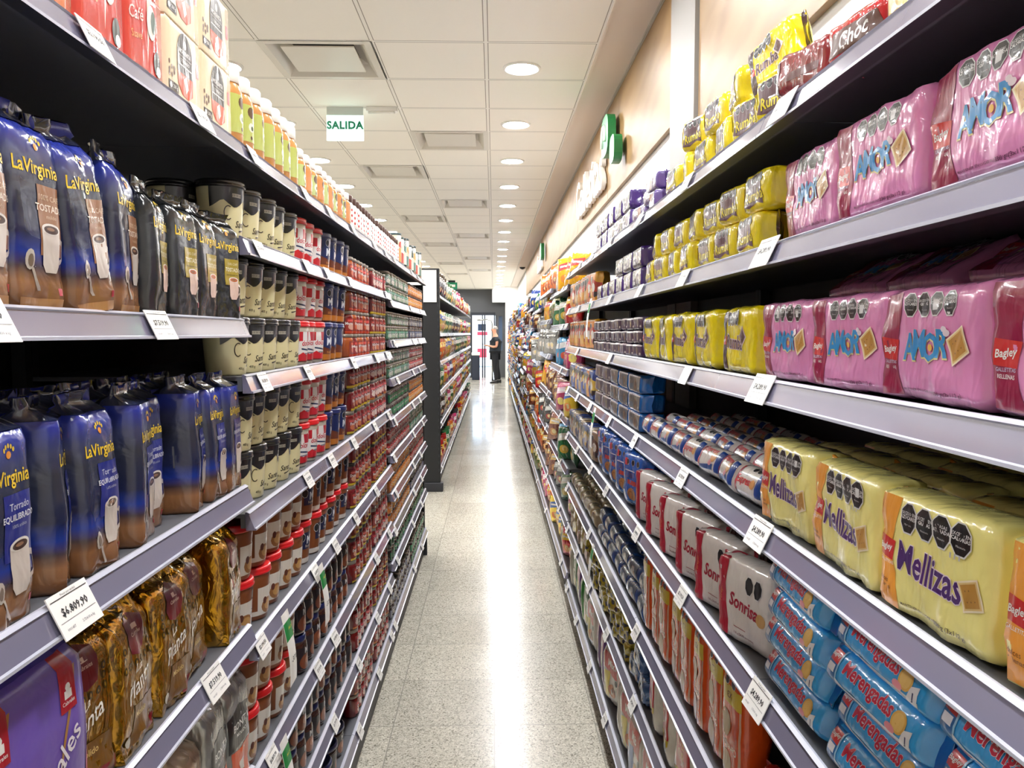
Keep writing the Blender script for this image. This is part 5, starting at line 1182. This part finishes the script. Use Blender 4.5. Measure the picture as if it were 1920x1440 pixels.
# R5
z5 = RV[4]+TOPZ
for t_ in range(4):
    for i, y in enumerate((1.085, .850, .612)):
        place('meren', i+t_, FX+.030+.004*(t_ % 2)+J(.003), y+J(.012), z5+.0505*t_, PI+J(.05), label='blue biscuit roll with red lettering, %s column, %s of its stack' % (('left', 'middle', 'right')[i], ('bottom', 'second from bottom', 'third from bottom', 'top')[t_]), group='blue biscuit rolls on the fifth right shelf')
    for i, y in enumerate((1.085, .850, .612)):
        if t_ > 1: place('meren', i+t_+1, FX+.085, y+J(.01), z5+.0505*t_, PI+J(.05), label='blue biscuit roll in the second row behind the front stacks', group='second row of blue biscuit rolls')
rrow('sonrisas', [(2.175-.172*k, .30+J(.05), .012+J(.004)) for k in range(6)], z5, 'white and crimson biscuit pack', 'white and crimson packs in the front row', 'in the front row, fifth right shelf', .058)
for r in (1, 2): rrow('sonrisas', [(2.15-.172*k, .28+J(.06), .018+.082*r) for k in range(6)], z5, 'white biscuit pack with crimson end', 'white and crimson packs in row %s' % ('one', 'two', 'three')[r], 'in row %s, fifth right shelf' % ('one', 'two', 'three')[r], .058)
rrow('bluepack', [(3.06-.166*k, .2+J(.06), .006) for k in range(5)], z5, 'tall bright blue biscuit pack', 'bright blue packs on the fifth right shelf', 'in the front row, fifth right shelf', .07)
rrow('bluepack', [(3.03-.166*k, J(.06), .08) for k in range(5)], z5, 'tall bright blue biscuit pack', 'second row of bright blue packs', 'in the second row, fifth right shelf', .07)
mix(3.24, 4.22, z5, 'fifth', [1, 3, 2, 1], 1)
# R6
z6 = RV[5]+TOPZ
rrow('orangepack', [(2.10-.108*k, J(.08), J(.005)) for k in range(8)], z6, 'tall orange and cream biscuit pack', 'tall orange packs on the sixth right shelf', 'on the sixth right shelf', .065)
rrow('redrolls', [(1.19, .1, .0), (1.02, .05, 0), (1.17, .1, .058), (1.18, 0, .02, .053)], z6, 'red biscuit roll lying', 'red biscuit rolls on the sixth right shelf', 'right of the tall orange packs', .054)
rrow('redrolls', [(.86, .1, .0), (.88, .0, .02, .053)], z6, 'red biscuit roll lying nearer', 'nearer red biscuit rolls on the sixth right shelf', 'near the lower right corner', .054)
for t_ in range(2):
    for i in range(7): place('bluerolls', i, FX+.030+.01*t_, 3.05-.142*i+(.03 if t_ else 0), z6+.058*t_, PI+J(.1), label='dark blue biscuit roll piled on the sixth right shelf', group='dark blue rolls on the sixth right shelf')
    for i in range(6): place('bluerolls', i, FX+.095, 3.0-.142*i, z6+.058*t_, PI+J(.1), label='dark blue biscuit roll in the rear pile of the sixth right shelf', group='rear dark blue rolls on the sixth right shelf')
for r in range(2):
    for i in range(8): place('creamrolls', i, FX+.034+.07*r, 4.18-.128*i, z6, PI+J(.08), label='cream biscuit roll with brown marks on the sixth right shelf, %s row' % ('front', 'rear')[r], group='cream rolls, %s row on the sixth right shelf' % ('front', 'rear')[r])
# R7
z7 = RV[6]+TOPZ
rrow('ideor', [(2.02-.165*k, -.1+J(.1)) for k in range(7)], z7, 'white and red biscuit bag', 'white and red bags on the seventh right shelf', 'on the seventh right shelf', .075)
rrow('crinklyblue', [(2.30, .1), (2.17, -.1), (2.24, 0, .0, .06)], z7, 'blue foil sweet bag', 'blue foil bags on the seventh right shelf', 'beside the white and red bags')
for t_ in range(3):
    for i in range(8): place('crinkly', i+t_, FX+.032+J(.012), 3.36-.128*i, z7+.052*t_, PI+J(.5), label='yellow and black foil sweet bag heaped on the seventh right shelf', group='yellow foil bags on the seventh right shelf')
for t_ in range(2): rrow('striped', [(4.18-.17*k, J(.1)) for k in range(5)], z7+.071*t_, 'beige striped pack', 'beige striped packs on the seventh right shelf, tier %s' % ('one', 'two')[t_], 'in tier %s, seventh right shelf' % ('one', 'two')[t_], .075)
# R8
z8 = RV[7]+TOPZ
FB = ['white and red', 'cream and red', 'green', 'purple']
for i in range(16):
    k = [0, 0, 1, 1, 0, 1, 0, 1, 3, 3, 1, 2, 2, 3, 2, 1][i]
    place('floorbag', k, FX+.045+J(.006), 1.55+.178*i, z8, PI+J(.25), label='%s snack bag standing on the bottom right shelf' % FB[k], group='%s bags on the bottom right shelf' % FB[k])
# ---------------- snack section
L_ = []
for b_ in range(15):
    y0, y1 = SJ[b_], SJ[b_+1]; dz = [0, .05, -.05][b_ % 3]
    for li in range(7):
        zz = SV[li]+(dz if li < 5 else 0)+TOPZ
        kind = R.randrange(13); n = 6 if b_ < 9 else 5; st = (y1-y0)/n; two = R.random() < .6
        for i in range(n):
            if two and i == n//2 or R.random() < .15: kind = R.randrange(13)
            sc_ = R.uniform(.78, .98)
            hang = (b_ < 8 and li in (2, 3, 4) and R.random() < .35)
            x = FX+.045-(.030 if hang else 0)+J(.01)
            if b_ >= 7:
                L_.append((PROTO['snack'][0][kind], Matrix.Translation((x, y0+st*(i+.5), zz))@Matrix.Rotation(PI+R.uniform(.1, .85), 4, 'Z')@Matrix.Rotation(-.1, 4, 'Y')@Matrix.Scale(sc_, 4))); continue
            place('snack', kind, x, y0+st*(i+.5)+J(.008), zz, PI+R.uniform(.1, .85), label='%s in the snack section along the right side of the aisle' % SNAME[kind], group='%ss of the snack section' % SNAME[kind], sc=sc_, tilt=(J(.12), -.12 if li < 6 else 0))
bake('snack_bags', L_, 'mass of colourful snack bags on the far shelves of the right wall', 'snack bags')
# ---------------- second left gondola
for b_ in range(8):
    y0, y1 = GJ[b_], GJ[b_+1]
    for li in range(6):
        zz = GV[li]+TOPZ
        kind = [12, 7, 0, 12, 4, 2, 1, 9][(b_*3+li*2) % 8]; n = 6 if b_ < 3 else 4; st = (y1-y0)/n
        for i in range(n):
            if R.random() < .2: kind = [12, 7, 0, 12, 4, 2, 1, 9, 3][R.randrange(9)]
            place('packet', kind, GX-.065+J(.008), y0+st*(i+.5), zz, -R.uniform(.0, .6), label='%s on the second left gondola, behind the black end post' % SNAME[kind], group='%ss on the second left gondola' % SNAME[kind], tilt=(J(.08), .08), sc=1.0)

# ---------------- price tags on the rails
def ltag(y, zr, k, i, label, sc=1., group='price tags on the left rails', y_rot=0.):
    put(TAGS[k], XL+.006, y, zr-.001, J(.03), label, 'price tag', group, sc, (0, -.44))
def rtag(y, zr, k, label, sc=1., group='price tags on the right rails'):
    put(TAGS[k], XR-.006, y, zr-.001, PI+J(.03), label, 'price tag', group, sc, (0, -.44))
S2, S3, S4 = LV_A[1], LV_A[2], LV_A[3]
ltag(.715, S2, 3, 0, 'white price tag at the left picture edge, under the first blue coffee bag', 1.25)
ltag(1.085, S2, 1, 0, 'white price tag under the black coffee bags', 1.1)
ltag(.845, S3, 0, 0, 'white price tag reading 6.809 under the all-blue coffee bags', 1.25)
ltag(1.255, S4, 1, 0, 'white price tag reading 7.519 under the gold coffee bags', 1.2)
for y in (.93, 1.26): ltag(y, LV_A[0], 4, 0, 'white price tag on the top left rail under the %s' % ('red cartons' if y < 1 else 'cream cartons'))
for li, zr in enumerate(LV_B):
    for i, y in enumerate((1.53, 1.95, 2.2, 2.56, 3.02, 3.4)):
        if (i*5+li*3) % 7 in (2,): continue
        ltag(y+J(.04), zr, (i+li) % 5, 0, 'small white price tag clipped on the %s rail of the spreads and jam bays' % LN[li], 1.0, 'price tags on the %s rail of the spreads bays' % LN[li])
for li, zr in enumerate(LV_C):
    for y in (3.62, 4.46, 4.9): ltag(y+J(.1), zr, li % 5, 0, 'small white price tag on the %s rail of the far left bays' % LNC[li], 1., 'price tags on the far left bays')
RN = ['top', 'second', 'third', 'fourth', 'fifth', 'sixth', 'seventh', 'bottom']
rtag(1.155, RV[2], 2, 'white price tag under the tall yellow and pink packs on the third right rail', 1.2)
rtag(1.150, RV[3], 2, 'white price tag reading 4.289 between the white rolls and pale yellow packs', 1.2)
rtag(1.140, RV[4], 2, 'white price tag reading 4.289 under the white and crimson packs', 1.2)
rtag(1.150, RV[1], 2, 'white price tag on the second right rail under the small yellow packs', 1.2)
rtag(1.09, RV[0], 4, 'white price tag on the top right rail under the yellow packs', 1.1)
for li, zr in enumerate(RV):
    for i, y in enumerate((1.62, 2.16, 2.7, 3.19, 3.7, 4.2)):
        if (i*3+li*5) % 6 == 1: continue
        rtag(y+J(.03), zr, (i+li) % 5, 'small white price tag on the %s right rail along the biscuit bays' % RN[li], 1., 'price tags on the %s right rail' % RN[li])
for b_ in range(0, 9):
    dz = [0, .05, -.05][b_ % 3]
    for li in range(7):
        rtag(SJ[b_]+.3+J(.1), SV[li]+(dz if li < 5 else 0), li % 5, 'small white price tag on a rail of the snack section', 1., 'price tags of the snack section')
for b_ in range(0, 5):
    for li in range(6): put(TAGS[li % 5], GX+.006, GJ[b_]+.3+J(.1), GV[li]-.001, 0, 'small white price tag on a rail of the second left gondola', 'price tag', 'price tags of the second left gondola', 1., (0, -.44))
# hanging green-topped offer slips
for (x, y, zr, rz, l) in ((XL+.004, 1.63, LV_B[4], 0, 'nearest the gold coffee bags'), (XL+.004, 1.97, LV_B[4], 0, 'farther along the fifth left rail'), (XL+.004, 1.60, LV_B[5], 0, 'on the sixth left rail'),):
    put(PROMO, x, y, zr, rz, 'green-topped white offer slip hanging %s' % l, 'offer tag', 'green-topped offer slips')
for (y, zr, l) in ((2.95, RV[3], 'on the fourth right rail'), (2.97, RV[5], 'on the sixth right rail'), (3.10, RV[1], 'on the second right rail')):
    put(PROMO, XR-.004, y, zr, PI, 'green-topped white offer slip hanging %s' % l, 'offer tag', 'green-topped offer slips')
# ================================================================== FAR END OF THE SHOP
M_fac = mat('facade_grey', (74, 76, 80), .5); M_post = mat('door_frame', (40, 44, 52), .4, .3); M_steel = mat('steel', (170, 172, 170), .25, .9)
YE = YEND
dx0, dx1, dh = -.80, .05, 2.28
mb = MB()
mb.box(ROOML, dx0, YE, YE+.2, 0, CEIL); mb.box(dx0, dx1, YE, YE+.2, dh, CEIL)      # wall with the doorway cut out
mb.box(dx1, .17, YE, YE+.2, 0, CEIL); mb.box(.17, .30, YE, YE+.2, 2.15, CEIL); mb.box(.17, .30, YE, YE+.2, 0, .95); mb.box(.30, WALLX, YE, YE+.2, 0, CEIL)
tag(mb.obj('wall_far', M_fac), kind='structure')
tag(MB().box(.40, WALLX, YE-1.6, YE-.02, 0, CEIL).obj('wall_end', mat('white_paint')), kind='structure')
tag(MB().box(-.05, .40, YE-.5, YE, 2.62, CEIL).obj('trim_2', mat('white_paint')), kind='structure')
d = empty('door_1', (0, YE, 0)); tag(d, kind='structure')
for x in (dx0, -.42, -.34, dx1-.05): MB().box(x, x+.045, -.03, .04, 0, dh).obj('door_post', M_post, d)
MB().box(dx0, dx1, -.05, .05, dh-.10, dh).obj('door_header', M_post, d)
wn = MB().box(.17, .30, .08, .10, .95, 2.15).obj('window_1', mat('night_glass', (90, 110, 140), .1)); wn.location = (0, YE, 0); tag(wn, kind='structure')
# security gate by the door: two bent steel tubes
gt = empty('security_gate', (0, 25.2, 0)); tag(gt, 'tall bent steel tube gate standing by the exit door behind the person', 'security gate')
MB().tube([(-.55, 0, 1.98), (-.2, 0, 2.0), (-.09, 0, 1.97), (-.055, 0, 1.88), (-.05, 0, .02)], .028, 10).obj('tube_frame', M_steel, gt)
MB().tube([(.04, 0, .02), (.04, 0, 1.7)], .02, 8).obj('post', M_steel, gt)
MB().box(-.08, .07, -.1, .1, 0, .03).obj('foot_plate', M_dark, gt)
# outside: pavement, street, a parked van in white and red
tag(MB().box(-9, 9, YE+.2, YE+30, -.05, -.002).obj('floor_outside', mat('pavement', (200, 206, 212), .7)), kind='structure')
bus = empty('van', (-.45, 35, 0)); tag(bus, 'white and red delivery van parked outside the exit door', 'van')
MB().rbox(-1.9, 2.4, 0, 1.8, .35, 2.35, .12).obj('body', mat('van_white', (236, 240, 246), .3, coat=.5), bus)
MB().box(-.30, .12, -.006, .0, .45, .86).box(-.30, .16, -.006, .0, 1.46, 1.62).obj('red_band', mat('van_red', (214, 40, 60), .35), bus)
MB().rbox(-.28, .10, -.01, .02, 1.66, 1.98, .02).obj('side_window', mat('van_glass', (40, 46, 58), .08), bus)
for x in (-1.2, 1.7): 
    m = MB(); m.tube([(x, -.02, .34), (x, .22, .34)], .34, 18); m.obj('wheel', M_black, bus)
fac = MB().box(-12, 12, 0, .3, 0, 9).obj('building', mat('far_facade', (206, 220, 236), .8)); fac.location = (0, 46, 0); tag(fac, 'pale building front across the street outside the door', 'building')
# exit sign and hanging arm near the doors
es2 = empty('exit_sign', (-1.22, 22.5, CEIL)); tag(es2, 'small green exit sign far down the aisle above the second gondola', 'exit sign')
MB().box(-.16, .16, -.01, .01, -.26, -.06).obj('panel', mat('sign_green', (12, 130, 92)), es2); MB().box(-.1, .1, -.004, .004, -.06, 0).obj('hanger', M_dark, es2)
MB().box(-.10, .10, -.012, -.0101, -.19, -.12).obj('lettering', M_white, es2)
# small trolley by the door
tr = empty('waste_bin', (-.60, 25.6, 0)); tag(tr, 'dark slim bin with a white lid standing by the exit door', 'bin')
MB().rbox(-.13, .13, -.12, .12, 0, .82, .02).obj('body', mat('navy_bin', (30, 38, 56), .5), tr); MB().rbox(-.14, .14, -.13, .13, .82, .92, .02).obj('lid', M_white, tr)

# ------------------------------------------------------------------ the person
def skin_body(name, pts, edges, rad, m, parent=None, sub=2, loc=(0, 0, 0)):
    me = bpy.data.meshes.new(name); me.from_pydata(pts, edges, []); o = bpy.data.objects.new(name, me); C.objects.link(o)
    md = o.modifiers.new('Skin', 'SKIN'); md.use_smooth_shade = True
    if not me.skin_vertices: me.skin_vertices.new()
    for i, r in enumerate(rad):
        sv = me.skin_vertices[0].data[i]; sv.radius = r if isinstance(r, tuple) else (r, r); sv.use_root = (i == 0)
    s = o.modifiers.new('Sub', 'SUBSURF'); s.levels = sub; s.render_levels = sub
    dg = bpy.context.evaluated_depsgraph_get(); dg.update(); me2 = bpy.data.meshes.new_from_object(o.evaluated_get(dg)); bpy.data.objects.remove(o)
    me2.materials.clear(); me2.materials.append(m)
    for p in me2.polygons: p.use_smooth = True
    n = bpy.data.objects.new(name, me2); C.objects.link(n); n.location = loc
    if parent: n.parent = parent
    return n
SK = mat('skin', (206, 150, 122), .5); SHIRT = mat('shirt_dark', (34, 42, 50), .8); TRS = mat('trousers_dark', (24, 26, 32), .85); HAIR = mat('hair_grey', (150, 144, 138), .8)
pe = empty('person', (.04, 24.0, 0)); tag(pe, 'bald grey-haired person in dark shirt and trousers looking at a phone by the exit', 'person')
# facing -X (towards image left), slightly turned to the camera
# body: pelvis root, torso, neck, head, arms reaching forward
P = [(0, 0, .98), (.01, 0, 1.12), (.02, 0, 1.28), (.02, 0, 1.42), (.0, 0, 1.50), (-.02, 0, 1.56),
     (-.035, 0, 1.64), (-.035, 0, 1.72),                                   # head
     (.02, -.17, 1.42), (.06, -.22, 1.28), (.04, -.23, 1.14), (-.06, -.21, 1.13), (-.16, -.15, 1.16), (-.21, -.12, 1.17),
     (.02, .17, 1.42), (.05, .22, 1.28), (.03, .22, 1.14), (-.08, .17, 1.12), (-.17, .08, 1.14), (-.22, .04, 1.16),
     (.0, -.09, .90), (.0, -.10, .70), (-.01, -.10, .50), (.02, -.10, .28), (.04, -.10, .09),
     (.0, .09, .90), (.03, .10, .70), (.05, .11, .50), (.10, .11, .28), (.13, .11, .09)]
E_ = [(0, 1), (1, 2), (2, 3), (3, 4), (4, 5), (5, 6), (6, 7), (3, 8), (8, 9), (9, 10), (10, 11), (11, 12), (12, 13), (3, 14), (14, 15), (15, 16), (16, 17), (17, 18), (18, 19),
      (0, 20), (20, 21), (21, 22), (22, 23), (23, 24), (0, 25), (25, 26), (26, 27), (27, 28), (28, 29)]
RAD = [(.150, .170), (.165, .175), (.155, .185), (.120, .175), (.070, .08), .056, (.092, .080), (.088, .080), .055, .048, .042, .038, .030, .024, .055, .048, .042, .038, .030, .024,
       .104, .092, .070, .058, .044, .104, .092, .070, .058, .044]
body = skin_body('body', P, E_, [((r[0]*.72, r[1]*.78) if i < 4 else r) for i, r in enumerate(RAD)], SK, pe)
sh_i = [0, 1, 2, 3, 4, 8, 9, 14, 15]; mp = {v: i for i, v in enumerate(sh_i)}
def sub_skin(name, keep, grow, m, extra=None):
    mp = {v: i for i, v in enumerate(keep)}; pts = [P[v] for v in keep]; ed = [(mp[a], mp[b]) for a, b in E_ if a in mp and b in mp]
    rd = []
    for v in keep:
        r = RAD[v]; r = r if isinstance(r, tuple) else (r, r); rd.append((r[0]+grow, r[1]+grow))
    return skin_body(name, pts, ed, rd, m, pe)
sub_skin('shirt', [1, 0, 2, 3, 8, 9, 14, 15], .020, SHIRT)
sub_skin('trousers', [0, 20, 21, 22, 23, 24, 25, 26, 27, 28, 29], .014, TRS)
def sphere_obj(name, c, r, m, parent, seg=16, cutz=None):
    bm = bmesh.new(); bmesh.ops.create_uvsphere(bm, u_segments=seg, v_segments=seg-4, radius=1)
    for v in bm.verts: v.co = Vector((c[0]+v.co.x*r[0], c[1]+v.co.y*r[1], c[2]+v.co.z*r[2]))
    mb = MB(); mb.bm(bm, 0, True); return mb.obj(name, m, parent)
# face (nose, brow, ears, mouth, eyes) turned left and a little down
f = MB()
bm = bmesh.new(); bmesh.ops.create_uvsphere(bm, u_segments=8, v_segments=6, radius=1)
for v in bm.verts: v.co = Vector((-.128+v.co.x*.016, -.006+v.co.y*.011, 1.655+v.co.z*.020))
f.bm(bm, 0, True)
for sy in (-1, 1):
    bm = bmesh.new(); bmesh.ops.create_uvsphere(bm, u_segments=8, v_segments=6, radius=1)
    for v in bm.verts: v.co = Vector((-.022+v.co.x*.014, sy*.080+v.co.y*.008, 1.672+v.co.z*.027))
    f.bm(bm, 0, True)
f.obj('nose_and_ears', SK, pe)
e = MB()
for sy in (-1, 1): e.box(-.122, -.112, sy*.028-.011, sy*.028+.011, 1.684, 1.691)
e.box(-.121, -.110, -.022, .022, 1.622, 1.628); e.obj('eyes_and_mouth', mat('dark_lash', (70, 44, 40), .6), pe)
h = MB(); bm = bmesh.new(); bmesh.ops.create_uvsphere(bm, u_segments=16, v_segments=12, radius=1)
for v in bm.verts: v.co = Vector((-.016+v.co.x*.100, v.co.y*.090, 1.700+v.co.z*.084))
bmesh.ops.delete(bm, geom=[v for v in bm.verts if v.co.z < 1.66 or v.co.x < -.075+(.0 if v.co.z < 1.76 else -.02)], context='VERTS')
h.bm(bm, 0, True); h.obj('hair', HAIR, pe)
# hands: palm with five fingers curled round the phone
def hand(name, wx, wy, wz, sy):
    pts = [(wx, wy, wz), (wx-.045, wy, wz+.005), (wx-.075, wy, wz+.008)]; ed = [(0, 1), (1, 2)]; rd = [.024, .034, .032]
    for q in range(4):
        n = len(pts); yy = wy+(q-1.5)*.019; l = (.030, .034, .032, .026)[q]
        pts += [(wx-.085, yy, wz+.010), (wx-.085-l, yy, wz+.016), (wx-.080-l*1.5, yy, wz+.034)]; ed += [(2, n), (n, n+1), (n+1, n+2)]; rd += [.010, .009, .008]
    n = len(pts); pts += [(wx-.035, wy+sy*.034, wz+.020), (wx-.062, wy+sy*.036, wz+.040)]; ed += [(1, n), (n, n+1)]; rd += [.011, .009]
    return skin_body(name, pts, ed, rd, SK, pe, 1)
hand('hand', -.21, -.12, 1.17, 1); hand('hand', -.22, .04, 1.16, -1)
ph = MB().rbox(-.38, -.26, -.085, -.015, 1.205, 1.216, .004).obj('phone', mat('phone_black', (20, 24, 34), .2)); ph.location = (.04, 24.0, 0); tag(ph, 'dark phone held by the person near the exit', 'phone')
for x, y in ((.04, -.10), (.13, .11)):
    m = MB(); bm = bmesh.new(); bmesh.ops.create_cube(bm, size=1)
    bmesh.ops.subdivide_edges(bm, edges=bm.edges[:], cuts=3, use_grid_fill=True)
    for v in bm.verts:
        t = v.co.x+.5; v.co = Vector((x+.06-(1-t)*.27, y+v.co.y*(.10-.03*abs(t-.6)), max(0, (v.co.z+.5)*(.05+.06*t**2)*(.8 if t < .1 else 1))))
    m.bm(bm, 0, True); m.obj('shoe', M_black, pe)
